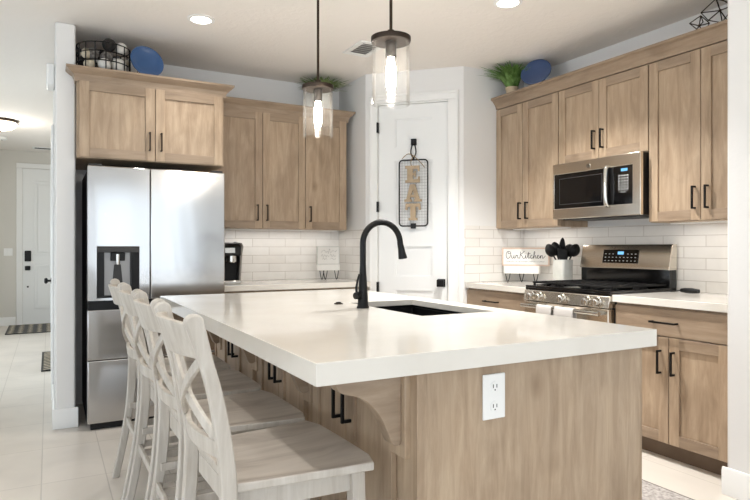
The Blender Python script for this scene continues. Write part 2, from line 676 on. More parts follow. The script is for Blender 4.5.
# the door: six raised panels
door = struct_root('door_1', PO, PD)
mb = MB()
zs = [(0.23, 0.48), (0.60, 0.85), (0.97, 1.23), (1.352, 1.605), (1.718, 1.969), (2.083, 2.333)]
x0, x1, px0, px1 = 0.1145, 0.7285, 0.262, 0.592
yf, yk = 0.018, 0.05
mb.box(x0, px0, yf, yk, 0.008, 2.455).box(px1, x1, yf, yk, 0.008, 2.455)
zz = 0.008
for a, b_ in zs + [(2.455, None)]:
    mb.box(px0, px1, yf, yk, zz, a)
    zz = b_
for a, b_ in zs:
    mb.box(px0, px1, yf + 0.016, yk, a, b_)
    mb.ring((px0, px1, a, b_), (px0 + 0.010, px1 - 0.010, a + 0.010, b_ - 0.010), yf + 0.007, yf + 0.017, 'y')
mb.build('slab', 'door_white', door, smooth=False)
for z in (0.875, 1.574, 2.263, 0.25):
    MB().box(0.106, 0.121, -0.021, 0.018, z - 0.045, z + 0.045).build('hinge', 'black_metal', door)
k = MB().box(0.636, 0.704, 0.010, 0.018, 0.885, 0.953)
k.box(0.660, 0.680, -0.03, 0.012, 0.909, 0.929).box(0.640, 0.700, -0.05, -0.028, 0.889, 0.949)
k.build('door_knob', 'black_metal', door, bevel=0.004)
MB().box(0.7265, 0.731, 0.006, 0.03, 0.885, 0.955).build('latch_plate', 'black_metal', door)

# backsplash tile (local x along the wall, z up; z=0 at the counter top)
CT = 0.927
def splash(name, n_x, loc, rz, h=0.455):
    return struct(MB().box(0, n_x, -0.008, -0.0005, 0, h), name, 'splash', loc, rz)
splash('trim_2', 1.31, (1.137, YB, CT), 0)
splash('trim_3', 0.547, (2.447, YB - 0.0085, CT), -math.pi / 2)
splash('trim_4', 0.655, (3.065, 4.045, CT), 0, 0.478)
splash('trim_5', 2.28, (XR, 4.036, CT), RW)


def baseboard(name, pts, loc=(0, 0, 0), rz=0.0):
    mb = MB()
    for (a, b_) in pts:
        mb.prism([(0, 0), (-0.016, 0), (-0.016, 0.118), (-0.009, 0.135), (0, 0.135)], a, b_, 'x')
    return struct(mb, name, 'white_trim', loc, rz, bevel=0.003)


# (local x runs along the wall, local -y sticks out)
baseboard('baseboard_fridge', [(-0.016, 0.139)], (0.042, 4.555, 0), 0)
baseboard('baseboard_hall', [(-1.1, 0.0)], (0.042, 4.555, 0), RW)
baseboard('baseboard_dining', [(-0.016, 5.7)], (2.945, 1.765, 0), RW)
baseboard('baseboard_entry', [(-0.82, -0.02)], (-0.425, 10.93, 0), 0)
baseboard('baseboard_left', [(0, 0.028)], (2.47, 4.63, 0), PD)

# entry door with keypad and casing
mb = MB()
mb.box(-0.435, -0.352, -0.02, 0, 0, 2.47).box(0.59, 0.67, -0.02, 0, 0, 2.47).box(-0.435, 0.67, -0.02, 0, 2.47, 2.55)
struct(mb, 'trim_6', 'white_trim', (0, 10.93, 0), 0, bevel=0.004)
d2 = struct_root('door_2', (0, 10.93, 0))
mb = MB()
mb.ring((-0.35, 0.588, 0.01, 2.465), (-0.19, 0.43, 1.10, 2.27), -0.012, -0.001, 'y')
mb.box(-0.19, 0.43, -0.006, -0.001, 1.10, 2.27)
mb.box(-0.13, 0.37, -0.011, -0.006, 1.16, 2.21)
mb.build('slab', 'door_white', d2, bevel=0.002)
mb = MB().ring((-0.19, 0.43, 0.25, 0.95), (-0.15, 0.39, 0.29, 0.91), -0.026, -0.012, 'y')
mb.ring((-0.19, 0.43, 1.10, 2.27), (-0.15, 0.39, 1.14, 2.23), -0.026, -0.012, 'y')
mb.build('moulding', 'door_white', d2, bevel=0.003)
MB().box(-0.325, -0.235, -0.04, -0.012, 1.0, 1.17).build('keypad', 'matte_black', d2, bevel=0.012)
MB().box(-0.32, -0.245, -0.05, -0.012, 0.86, 0.93).build('deadbolt', 'matte_black', d2, bevel=0.01)
MB().lathe([(0.014, 0), (0.014, 0.012)], 14).mat(Matrix.Translation((-0.28, -0.012, 0.60)) @ Matrix.Rotation(R(90), 4, 'X')).build('door_stop', 'matte_black', d2)
# side door in the hall face of the fridge wall
mb = MB()
mb.box(0.85, 0.93, -0.02, 0, 0, 2.12).box(1.75, 1.83, -0.02, 0, 0, 2.12).box(0.85, 1.83, -0.02, 0, 2.12, 2.20)
struct(mb, 'trim_7', 'white_trim', (0.042, 4.555 + 2.7, 0), RW, bevel=0.004)
d3 = struct_root('door_3', (0.042, 4.555 + 2.7, 0), RW)
MB().box(0.933, 1.747, -0.008, -0.001, 0.01, 2.115).build('slab', 'door_white', d3)
k = MB().lathe([(0.028, 0), (0.028, 0.012), (0.01, 0.014), (0.01, 0.034), (0.024, 0.04), (0.028, 0.052), (0.02, 0.064), (0.004, 0.066)], 18)
k.mat(Matrix.Translation((1.0, -0.008, 0.915)) @ Matrix.Rotation(R(90), 4, 'X')).build('door_knob', 'black_metal', d3)

# ---------------------------------------------------------------- cabinets
def shaker(x0, x1, z0, z1, fw=0.062, t=0.02):
    """front at y=-t, back at y=0"""
    mb = MB()
    mb.box(x0, x0 + fw, -t, 0, z0, z1, 0).box(x1 - fw, x1, -t, 0, z0, z1, 0)
    mb.box(x0 + fw, x1 - fw, -t, 0, z0, z0 + fw, 1).box(x0 + fw, x1 - fw, -t, 0, z1 - fw, z1, 1)
    mb.box(x0 + fw, x1 - fw, -t + 0.011, 0, z0 + fw, z1 - fw, 0)
    return mb


def pull(cx, cz, length, vertical, y, mat_='black_metal', r=0.0055, out=0.032):
    mb = MB()
    h = length / 2
    if vertical:
        mb.box(cx - r, cx + r, y - out - r, y - out + r, cz - h, cz + h)
        for s in (-1, 1): mb.box(cx - r, cx + r, y - out + r, y, cz + s * h - (2 * r if s > 0 else 0), cz + s * h + (0 if s > 0 else 2 * r))
    else:
        mb.box(cx - h, cx + h, y - out - r, y - out + r, cz - r, cz + r)
        for s in (-1, 1): mb.box(cx + s * h - (2 * r if s > 0 else 0), cx + s * h + (0 if s > 0 else 2 * r), y - out + r, y, cz - r, cz + r)
    return mb


def cabinet(name, label, loc, rz, w, d, z0, z1, fronts, toe=0.0, crown=None, mat_pull='black_metal'):
    """local: x 0..w, front face frame at y=0, back at y=d"""
    t = thing(name, label, 'cabinet', (loc[0], loc[1], 0), rz)
    mb = MB().box(0, w, 0, d, z0 + toe, z1, 0)
    mb.build('body', ['wood_v', 'wood_h'], t, bevel=0.0015)
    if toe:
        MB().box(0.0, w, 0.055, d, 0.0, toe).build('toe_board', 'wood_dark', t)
    for f in fronts:
        kind, a, b_, c, e = f[:5]
        if kind == 'door':
            o = shaker(a, b_, c, e).build('door', ['wood_v', 'wood_h'], t, bevel=0.0015)
        else:
            o = MB().box(a, b_, -0.02, 0, c, e, 0).build('drawer', ['wood_h'], t, bevel=0.002)
        if len(f) > 5:
            hx, hz, hl, hv = f[5:]
            pull(hx, hz, hl, hv, -0.02, mat_pull).build('handle', mat_pull, o, bevel=0.0015)
    if crown:
        zt, over, xl, xr, left, right = crown
        # stepped/cove crown: profile swept along the front with mitred returns
        prof = [(0.0, z1 - 0.012), (0.012, z1 - 0.012), (0.014, z1 + 0.01), (0.024, z1 + 0.035), (over * 0.72, zt - 0.03), (over, zt - 0.014), (over, zt), (0.0, zt)]
        mb = MB()
        front = []
        for (o_, z) in prof:
            front.append(((xl - (o_ if left else 0), -o_, z), (xr + (o_ if right else 0), -o_, z)))
        back = [((xl - (o_ if left else 0), d, z), (xr + (o_ if right else 0), d, z)) for (o_, z) in prof]
        n = len(prof)
        FL = [mb.bm.verts.new(p[0]) for p in front]
        FR = [mb.bm.verts.new(p[1]) for p in front]
        BL = [mb.bm.verts.new(p[0]) for p in back]
        BR = [mb.bm.verts.new(p[1]) for p in back]
        for i in range(n):
            j = (i + 1) % n
            mb._f([FL[i], FL[j], FR[j], FR[i]], 0)
            if j:
                mb._f([BL[i], BL[j], FL[j], FL[i]], 0)
                mb._f([FR[i], FR[j], BR[j], BR[i]], 0)
        mb._f(BL, 0); mb._f(BR[::-1], 0)
        # top board and underside close the moulding
        mb._f([FL[-2], FR[-2], BR[-2], BL[-2]], 0)
        mb.build('crown_moulding', 'wood_h', t, smooth=False)
    return t


G = 0.0025
# over the fridge
cabinet('wall_cabinet', 'two-door stained wood cabinet with crown moulding above the refrigerator', (0.168, 4.47), 0, 0.985, 0.728, 1.825, 2.345,
        [('door', 0.014, 0.494, 1.83, 2.338, 0.458, 1.962, 0.13, True), ('door', 0.499, 0.972, 1.83, 2.338, 0.535, 1.962, 0.13, True)],
        crown=(2.425, 0.065, 0.0, 0.985, True, True), mat_pull='bronze')
# back wall uppers
cabinet('wall_cabinet', 'long three-door stained wood wall cabinet between refrigerator and pantry corner', (1.156, 4.89), 0, 1.222, 0.307, 1.378, 2.362,
        [('door', 0.012, 0.426, 1.383, 2.356, 0.380, 1.512, 0.135, True), ('door', 0.431, 0.812, 1.383, 2.356, 0.463, 1.512, 0.135, True),
         ('door', 0.817, 1.205, 1.383, 2.356, 0.855, 1.512, 0.135, True)],
        crown=(2.445, 0.06, 0.0, 1.222, False, True), mat_pull='bronze')
# right wall uppers (local x from the pantry return towards the camera)
ux = 3.42
cabinet('wall_cabinet', 'two-door stained wood wall cabinet beside the pantry corner, left of the microwave', (ux, 4.043), RW, 0.722, 0.298, 1.38, 2.41,
        [('door', 0.006, 0.330, 1.385, 2.402, 0.322 - 0.01, 1.52, 0.138, True), ('door', 0.334, 0.718, 1.385, 2.402, 0.394, 1.52, 0.138, True)])
cabinet('wall_cabinet', 'short two-door stained wood wall cabinet right above the microwave', (ux, 3.320), RW, 0.776, 0.298, 1.842, 2.41,
        [('door', 0.004, 0.378, 1.847, 2.402, 0.345, 1.982, 0.135, True), ('door', 0.382, 0.772, 1.847, 2.402, 0.418, 1.982, 0.135, True)])
cr = cabinet('wall_cabinet', 'tall two-door stained wood wall cabinet right of the microwave by the wall end', (ux, 2.543), RW, 0.715, 0.298, 1.38, 2.41,
             [('door', 0.004, 0.350, 1.385, 2.402, 0.318, 1.52, 0.138, True), ('door', 0.354, 0.711, 1.385, 2.402, 0.398, 1.52, 0.138, True)])
# the crown along all three, a moulding of its own
t = thing('crown_moulding', 'long stained wood crown moulding capping the three right wall cabinets', 'moulding', (ux, 4.043, 0), RW)
mb = MB()
prof = [(0.0, 2.41), (-0.018, 2.41), (-0.02, 2.425), (-0.03, 2.445), (-0.055, 2.475), (-0.075, 2.485), (-0.075, 2.502), (0.298, 2.502), (0.298, 2.41)]
mb.prism(prof, 0.0, 2.216, 'x')
mb.build('moulding_board', 'wood_h', t, smooth=False)

# base cabinets
cabinet('base_cabinet', 'grey-brown base cabinet with wide drawer and two doors, right of the range', (3.105, 2.545), RW, 0.722, 0.61, 0, 0.884,
        [('drawer', 0.006, 0.716, 0.715, 0.868, 0.345, 0.792, 0.165, False),
         ('door', 0.006, 0.364, 0.105, 0.708, 0.318, 0.566, 0.135, True), ('door', 0.369, 0.716, 0.105, 0.708, 0.402, 0.566, 0.135, True)], toe=0.10)
cabinet('base_cabinet', 'grey-brown base cabinet between the range and the pantry corner', (3.105, 4.043), RW, 0.735, 0.61, 0, 0.884,
        [('drawer', 0.006, 0.729, 0.715, 0.868, 0.33, 0.792, 0.165, False),
         ('door', 0.006, 0.364, 0.105, 0.708, 0.32, 0.566, 0.135, True), ('door', 0.369, 0.729, 0.105, 0.708, 0.41, 0.566, 0.135, True)], toe=0.10)
cabinet('base_cabinet', 'low stained base cabinet run under the coffee maker counter', (1.175, 4.57), 0, 1.25, 0.622, 0, 0.884,
        [('drawer', 0.006, 0.62, 0.715, 0.868, 0.31, 0.792, 0.165, False), ('drawer', 0.625, 1.24, 0.715, 0.868, 0.93, 0.792, 0.165, False),
         ('door', 0.006, 0.31, 0.105, 0.708, 0.27, 0.566, 0.135, True), ('door', 0.315, 0.62, 0.105, 0.708, 0.36, 0.566, 0.135, True),
         ('door', 0.625, 0.93, 0.105, 0.708, 0.89, 0.566, 0.135, True), ('door', 0.935, 1.24, 0.105, 0.708, 0.97, 0.566, 0.135, True)], toe=0.10)


def worktop(label, x0, x1, y0, y1):
    o = MB().box(x0, x1, y0, y1, 0.884, CT).build('worktop', 'quartz', None, bevel=0.002)
    return tag(o, label, 'countertop')


worktop('white quartz worktop right of the range by the wall end', 3.065, 3.7095, 1.77, 2.548)
worktop('white quartz worktop holding the utensil crock left of the range', 3.065, 3.7095, 3.308, 4.034)
worktop('white quartz worktop along the back wall with the coffee maker', 1.165, 2.436, 4.535, 5.189)

# ---------------------------------------------------------------- island
isl = thing('kitchen_island', 'large stained wood kitchen island base with corbels and an end panel', 'kitchen island', (1.40, 2.6, 0))
ox, oy = 1.40, 2.6
def ib(mb): return mb.mat(Matrix.Translation((-ox, -oy, 0)))
XL, XRI, Y0, Y1 = 0.915, 1.877, 1.432, 3.765
ib(MB().box(XL + 0.036, XRI - 0.004, Y0, Y0 + 0.02, 0.0, 0.866)).build('end_panel', ['wood_v'], isl, bevel=0.001)
ib(MB().box(XL, XL + 0.034, Y0 - 0.006, Y0 + 0.10, 0.0, 0.866)).build('corner_stile', ['wood_v'], isl, bevel=0.001)
ib(MB().box(XRI - 0.004, XRI, Y0 - 0.002, Y0 + 0.10, 0.0, 0.866)).build('corner_stile', ['wood_v'], isl, bevel=0.001)
ib(MB().box(XL, XRI, Y1 - 0.02, Y1, 0.0, 0.866)).build('end_panel', ['wood_v'], isl, bevel=0.001)
mb = MB().box(XL + 0.01, XL + 0.03, Y0 + 0.02, Y1 - 0.02, 0.0, 0.866).box(XRI - 0.03, XRI - 0.006, Y0 + 0.02, Y1 - 0.02, 0.1, 0.866)
mb.box(XL + 0.03, XRI - 0.03, Y0 + 0.02, Y1 - 0.02, 0.08, 0.1)
ib(mb).build('carcass', ['wood_v'], isl)
# seat side doors
splits = [(1.555, 1.865, 2.165), (2.255, 2.555, 2.855), (2.945, 3.245, 3.545)]
for a, s, b_ in splits:
    for (p, q, hy) in ((a, s - 0.002, s - 0.037), (s + 0.002, b_, s + 0.037)):
        mb = shaker(p, q, 0.11, 0.85, 0.058)
        mb.mat(Matrix.Translation((XL + 0.01 - ox, -oy, 0)) @ Matrix(((0, 1, 0, 0), (1, 0, 0, 0), (0, 0, 1, 0), (0, 0, 0, 1))))
        dd = mb.build('door', ['wood_v', 'wood_h'], isl, bevel=0.0015)
        hb = pull(hy, 0.705, 0.16, True, -0.02)
        hb.mat(Matrix.Translation((XL + 0.01 - ox, -oy, 0)) @ Matrix(((0, 1, 0, 0), (1, 0, 0, 0), (0, 0, 1, 0), (0, 0, 0, 1))))
        hb.build('handle', 'black_metal', dd, bevel=0.0015)
# range side doors
for a, s, b_ in splits:
    for (p, q, hy) in ((a, s - 0.002, s - 0.037), (s + 0.002, b_, s + 0.037)):
        T = Matrix.Translation((XRI - 0.006 - ox, -oy, 0)) @ Matrix(((0, -1, 0, 0), (1, 0, 0, 0), (0, 0, 1, 0), (0, 0, 0, 1)))
        dd = shaker(p, q, 0.11, 0.85, 0.058).mat(T).build('door', ['wood_v', 'wood_h'], isl, bevel=0.0015)
        pull(hy, 0.705, 0.16, True, -0.02).mat(T).build('handle', 'black_metal', dd, bevel=0.0015)
# corbels with their mounting boards
cp = [(0, 0.866), (0, 0.655)]
cp += [(p.x, p.y) for p in spline([(-0.012, 0.648), (-0.030, 0.655), (-0.046, 0.69), (-0.068, 0.735), (-0.100, 0.775), (-0.140, 0.802), (-0.172, 0.812), (-0.196, 0.822), (-0.208, 0.838), (-0.206, 0.852)], 5)]
cp += [(-0.206, 0.866)]
for yc in (1.506, 2.21, 2.90, 3.60):
    ib(MB().box(XL - 0.018, XL + 0.01, yc - 0.042, yc + 0.042, 0.612, 0.866)).build('corbel_board', 'wood_v', isl, bevel=0.002)
    poly = [(x + XL - 0.018, z) for x, z in cp]
    ib(MB().prism(poly, yc - 0.024, yc + 0.024, 'y')).build('corbel', 'wood_h', isl, bevel=0.003)
# duplex outlet on the end panel
o = MB().box(1.151, 1.237, Y0 - 0.006, Y0, 0.697, 0.835)
ib(o)
pl = o.build('outlet_plate', 'white_plastic', isl, bevel=0.003)
for zc in (0.796, 0.736):
    mb = MB().prism([(1.194 + 0.0185 * math.cos(a) * 0.95, zc + 0.0165 * math.sin(a)) for a in [2 * math.pi * i / 20 for i in range(20)]], Y0 - 0.009, Y0 - 0.006, 'y')
    ib(mb).build('receptacle', 'white_plastic', pl)
    mb = MB().box(1.186, 1.1885, Y0 - 0.0096, Y0 - 0.0088, zc - 0.003, zc + 0.008).box(1.1995, 1.202, Y0 - 0.0096, Y0 - 0.0088, zc - 0.003, zc + 0.008)
    mb.box(1.192, 1.196, Y0 - 0.0096, Y0 - 0.0088, zc - 0.011, zc - 0.007)
    ib(mb).build('slot', 'matte_black', pl)

# island top with the sink cut-out
SX0, SX1, SY0, SY1 = 1.405, 1.80, 2.15, 2.86
mb = MB()
def loop4(x0, x1, y0, y1, z): return [mb.bm.verts.new(p) for p in ((x0, y0, z), (x1, y0, z), (x1, y1, z), (x0, y1, z))]
ch_ = [loop4(SX0, SX1, SY0, SY1, 0.897), loop4(SX0, SX1, SY0, SY1, CT), loop4(0.594, 1.914, 1.397, 3.80, CT), loop4(0.594, 1.914, 1.397, 3.80, 0.867),
       loop4(0.62, 1.888, 1.423, 3.774, 0.867), loop4(0.62, 1.888, 1.423, 3.774, 0.897)]
for i_ in range(6):
    A_, B_ = ch_[i_], ch_[(i_ + 1) % 6]
    for k in range(4): mb._f([A_[k], A_[(k + 1) % 4], B_[(k + 1) % 4], B_[k]], 0)
tag(mb.build('worktop', 'quartz', None, bevel=0.0015), 'thick white quartz island top with the undermount sink cut-out', 'countertop')

# sink
sk = thing('sink', 'black undermount sink set in the island worktop', 'sink', ((SX0 + SX1) / 2, (SY0 + SY1) / 2, 0.66))
hw, hl = (SX1 - SX0) / 2 + 0.006, (SY1 - SY0) / 2 + 0.006
mb = MB()
mb.ring((-hw - 0.02, hw + 0.02, -hl - 0.02, hl + 0.02), (-hw, hw, -hl, hl), 0.225, 0.2365, 'z')
mb.ring((-hw - 0.008, hw + 0.008, -hl - 0.008, hl + 0.008), (-hw, hw, -hl, hl), 0.0, 0.226, 'z')
mb.box(-hw, hw, -hl, hl, 0.0, 0.01)
mb.build('basin', 'matte_black', sk, bevel=0.004)
MB().lathe([(0.045, 0.010), (0.045, 0.014), (0.03, 0.012)], 24).build('drain', 'silver', sk)

# faucet
fc = thing('faucet', 'tall matte black gooseneck faucet at the island sink', 'faucet', (1.338, 2.571, CT))
MB().lathe([(0.030, 0), (0.030, 0.006), (0.0265, 0.012), (0.022, 0.09), (0.0165, 0.18), (0.0145, 0.22)], 28).build('body', 'matte_black', fc)
p = [(0, 0, 0.215), (0, 0, 0.26), (0, 0, 0.30)] + arc((0.105, 0.312), 0.105, 180, 8, 22)
p += [(0.213, 0, 0.30)]
MB().tube(p, 0.0148, 16).build('spout', 'matte_black', fc)
MB().tube([(0.2085, 0, 0.322), (0.212, 0, 0.305), (0.216, 0, 0.29), (0.221, 0, 0.262), (0.226, 0, 0.240), (0.2265, 0, 0.237)], [0.0145, 0.0155, 0.0165, 0.0195, 0.0225, 0.020], 18).build('spray_head', 'matte_black', fc)
hd = MB().tube([(-0.018, -0.006, 0.062), (-0.05, -0.016, 0.062)], [0.017, 0.017], 18).build('handle', 'matte_black', fc, bevel=0.002)
MB().tube([(-0.040, -0.014, 0.07), (-0.043, -0.014, 0.10), (-0.036, -0.014, 0.135), (-0.026, -0.013, 0.165)], [0.0065, 0.006, 0.0055, 0.005], 10).build('lever', 'matte_black', hd)
t = thing('air_switch', 'small dark round button on the island top beside the faucet', 'button', (1.322, 2.814, CT))
MB().lathe([(0.023, 0), (0.023, 0.004), (0.016, 0.007)], 24).build('ring', 'bronze', t)
MB().lathe([(0.013, 0.007), (0.013, 0.010), (0.009, 0.011)], 20).build('button', 'black_metal', t)

# ---------------------------------------------------------------- refrigerator
fr = thing('refrigerator', 'stainless side-opening refrigerator with an ice and water dispenser', 'refrigerator', (0.228, 4.374, 0))
FWD = 0.908
MB().box(0.004, FWD - 0.004, 0.085, 0.80, 0.03, 1.745).build('case', 'dark_grey', fr, bevel=0.004)
MB().box(0.02, FWD - 0.02, 0.03, 0.085, 0.005, 0.045).build('base_grille', 'matte_black', fr)
xs = 0.391
d1 = MB().ring((0, xs - 0.003, 0.865, 1.765), (0.056, 0.322, 0.882, 1.222), 0, 0.075, 'y')
d1 = d1.build('door', 'steel', fr, bevel=0.006, seg=3)
MB().box(0.05, 0.328, 0.06, 0.074, 0.88, 1.226).build('dispenser_back', 'dark_grey', d1)
mb = MB().box(0.056, 0.322, -0.003, 0.02, 1.188, 1.222)
mb.build('dispenser_display', 'dark_grey', d1, bevel=0.003)
mb = MB().box(0.058, 0.102, 0.006, 0.058, 0.886, 1.188).box(0.27, 0.32, 0.006, 0.058, 0.886, 1.188).box(0.058, 0.32, 0.002, 0.058, 0.884, 0.896)
mb.build('dispenser_frame', 'matte_black', d1)
mb = MB().box(0.104, 0.268, 0.045, 0.058, 0.897, 1.187)
mb.build('dispenser_panel', 'grey_metal', d1)
mb = MB().box(0.142, 0.232, 0.012, 0.05, 1.13, 1.187)
mb.build('nozzle_block', 'matte_black', d1, bevel=0.004)
mb = MB().lathe([(0.012, 0), (0.014, 0.02), (0.014, 0.07)], 16, (0.187, 0.018, 1.105))
mb.build('nozzle', 'silver', d1)
mb = MB().prism([(0.150, 0.93), (0.224, 0.93), (0.208, 1.105), (0.166, 1.105)], 0.036, 0.044, 'y')
mb.build('paddle', 'dark_grey', d1, bevel=0.003)
d2f = MB().box(xs + 0.003, FWD, 0, 0.075, 0.865, 1.765).build('door', 'steel', fr, bevel=0.006, seg=3)
mb = MB().lathe([(0.0175, 0), (0.0175, 0.003)], 26).mat(Matrix.Translation((0.848, 0.0, 1.715)) @ Matrix.Rotation(R(90), 4, 'X'))
lg = mb.build('badge', 'silver', d2f)
MB().tube([(0.848 + 0.013 * math.cos(a), -0.0035, 1.715 + 0.013 * math.sin(a)) for a in [2 * math.pi * i / 24 for i in range(24)]], 0.001, 6, closed=True).build('emblem', 'dark_grey', d2f)
def strokes(mb, lines, sx, sz, x0, z0, y, r):
    for ln in lines:
        pts = spline(ln, 6)
        mb.tube([(x0 + q.x * sx, y, z0 + q.y * sz) for q in pts], r, 6)
    return mb
MONO = [[(0.42, 0.75), (0.30, 0.85), (0.16, 0.62), (0.2, 0.4), (0.36, 0.42), (0.42, 0.6), (0.42, 0.3), (0.30, 0.15)],
        [(0.82, 0.8), (0.66, 0.85), (0.6, 0.68), (0.72, 0.56), (0.58, 0.48), (0.56, 0.28), (0.72, 0.2), (0.86, 0.34)]]
strokes(MB(), MONO, 0.02, 0.02, 0.838, 1.705, -0.0035, 0.0007).build('emblem', 'dark_grey', d2f)
MB().box(0.004, FWD - 0.004, 0.018, 0.08, 0.803, 0.865).build('pocket_handle', 'matte_black', fr)
MB().box(0, FWD, 0, 0.075, 0.47, 0.803).build('drawer', 'steel', fr, bevel=0.006, seg=3)
MB().box(0, FWD, 0, 0.075, 0.05, 0.4655).build('drawer', 'steel', fr, bevel=0.006, seg=3)
for x in (0.05, FWD - 0.05):
    MB().lathe([(0.02, 0), (0.02, 0.03)], 14, (x, 0.3, 0)).build('foot', 'rubber', fr)
    MB().box(x - 0.04, x + 0.04, 0.02, 0.13, 1.7655, 1.78).build('hinge_cover', 'dark_grey', fr, bevel=0.003)

# ---------------------------------------------------------------- range
rg = thing('gas_range', 'stainless gas range with five knobs and black grates', 'stove', (3.065, 3.302, 0), RW)
W = 0.752
MB().box(0.002, W - 0.002, 0.03, 0.615, 0.04, 0.905).build('case', 'dark_grey', rg)
mb = MB().box(0.0, W, -0.012, 0.62, 0.918, 0.936)
mb.ring((0.0, W, -0.012, 0.62), (0.02, W - 0.02, 0.03, 0.60), 0.936, 0.950, 'z')
mb.build('cooktop', 'black_gloss', rg, bevel=0.004)
mb = MB().prism([(-0.032, 0.842), (0.03, 0.842), (0.03, 0.918), (-0.010, 0.918), (-0.018, 0.914)], 0.0, W, 'x')
cp_ = mb.build('control_panel', 'steel_warm', rg, bevel=0.003)
for kx in (0.083, 0.163, 0.376, 0.586, 0.668):
    kb = MB().lathe([(0.031, 0), (0.031, 0.005), (0.026, 0.008), (0.025, 0.034), (0.021, 0.040), (0.004, 0.041)], 24)
    kb.box(-0.006, 0.006, -0.024, 0.024, 0.036, 0.046)
    T = Matrix.Translation((kx, -0.026, 0.880)) @ Matrix.Rotation(R(98), 4, 'X')
    kb.mat(T).build('knob', 'silver', rg, bevel=0.002)
od = MB().box(0.004, W - 0.004, -0.028, 0.03, 0.20, 0.836).build('oven_door', 'steel_warm', rg, bevel=0.005)
MB().box(0.10, W - 0.10, -0.031, -0.027, 0.32, 0.63).build('oven_window', 'black_gloss', od)
hb = MB().tube([(0.03, -0.078, 0.808), (W - 0.03, -0.078, 0.808)], 0.0135, 16)
hb.box(0.05, 0.075, -0.078, -0.027, 0.797, 0.819).box(W - 0.075, W - 0.05, -0.078, -0.027, 0.797, 0.819)
hb.build('handle', 'silver', od)
MB().box(0.004, W - 0.004, -0.026, 0.03, 0.05, 0.19).build('drawer', 'steel_warm', rg, bevel=0.005)
for x in (0.04, W - 0.04):
    for y in (0.08, 0.56):
        MB().lathe([(0.018, 0), (0.018, 0.042)], 12, (x, y, 0)).build('foot', 'rubber', rg)
# grates (three sections), burners
for gx0, gx1 in ((0.025, 0.255), (0.26, 0.492), (0.497, 0.727)):
    mb = MB()
    z0, z1 = 0.962, 0.975
    for y in (0.04, 0.175, 0.31, 0.445, 0.585):
        mb.box(gx0, gx1, y - 0.005, y + 0.005, z0, z1)
    for x in (gx0 + 0.005, (gx0 * 2 + gx1) / 3, (gx0 + gx1 * 2) / 3, gx1 - 0.005):
        mb.box(x - 0.005, x + 0.005, 0.04, 0.585, z0, z1)
    for x in (gx0 + 0.01, gx1 - 0.01):
        for y in (0.045, 0.31, 0.58): mb.box(x - 0.007, x + 0.007, y - 0.007, y + 0.007, 0.9365, z0)
    mb.build('grate', 'black_iron', rg, bevel=0.002)
for bx, by in ((0.14, 0.16), (0.14, 0.45), (0.376, 0.31), (0.612, 0.16), (0.612, 0.45)):
    MB().lathe([(0.048, 0.9365), (0.048, 0.946), (0.036, 0.948), (0.036, 0.955), (0.03, 0.958)], 24, (bx, by, 0)).build('burner', 'black_iron', rg)
# backguard
mb = MB().prism([(0.56, 0.951), (0.56, 1.075), (0.632, 1.075), (0.632, 0.92)], 0.0, W, 'x')
mb.build('backguard_base', 'black_gloss', rg, bevel=0.003)
bgd = MB().prism([(0.545, 1.068), (0.552, 1.088), (0.578, 1.225), (0.59, 1.242), (0.632, 1.242), (0.632, 1.068)], -0.004, W + 0.004, 'x').build('backguard', 'steel_warm', rg, bevel=0.004)
BT = Matrix.Translation((0, 0.552, 1.088)) @ Matrix.Rotation(-math.atan2(0.026, 0.137), 4, 'X')
def onbg(mb): return mb.mat(BT)
onbg(MB().box(0.205, 0.510, -0.004, 0.004, 0.02, 0.118)).build('display_panel', 'black_gloss', bgd, bevel=0.003)
onbg(MB().box(0.335, 0.385, -0.0055, -0.004, 0.082, 0.104)).build('clock', 'blue_led', bgd)
mb = MB()
for r_ in range(3):
    for c_ in range(9):
        x = 0.225 + c_ * 0.032
        if 0.32 < x < 0.395 and r_ == 2: continue
        z = 0.034 + r_ * 0.025
        mb.box(x, x + 0.011, -0.0052, -0.004, z, z + 0.004)
onbg(mb).build('keypad_marks', 'white_plastic', bgd)

# two towels over the oven handle
def towel(label, x0, x1, drop, tilt=0.0):
    o = thing('dish_towel', label, 'towel', (3.065, 3.302, 0), RW, 'dish towels on the oven handle')
    mb = MB()
    n = 12
    path = [(-0.062, 0.808 - drop * 0.8), (-0.061, 0.796), (-0.0615, 0.808)] + [(-0.078 + 0.0165 * math.cos(R(a)), 0.808 + 0.0165 * math.sin(R(a))) for a in (20, 50, 80, 110, 140, 170)] + [(-0.096, 0.776), (-0.098, 0.808 - drop * 0.5), (-0.097, 0.808 - drop)]
    for (off, th) in ((0, 1),):
        top = []
        for (y, z) in path:
            row = []
            for i in range(n + 1):
                u = i / n
                k = max(0.0, 0.808 - z) / drop
                row.append((x0 + (x1 - x0) * u, y + 0.004 * k * math.sin(u * 9 + z * 6), z))
            top.append(row)
        V = [[mb.bm.verts.new(p) for p in row] for row in top]
        for a, b_ in zip(V, V[1:]):
            for i in range(n): mb._f([a[i], a[i + 1], b_[i + 1], b_[i]], 0)
    ob = mb.build('cloth', 'towel', o)
    md = ob.modifiers.new('thick', 'SOLIDIFY')
    md.thickness = 0.004
    md.offset = 0
    return o


towel('folded grey towel over the oven handle nearer the pantry corner', 0.195, 0.335, 0.30)
towel('light grey towel at the centre of the oven handle', 0.36, 0.525, 0.33)

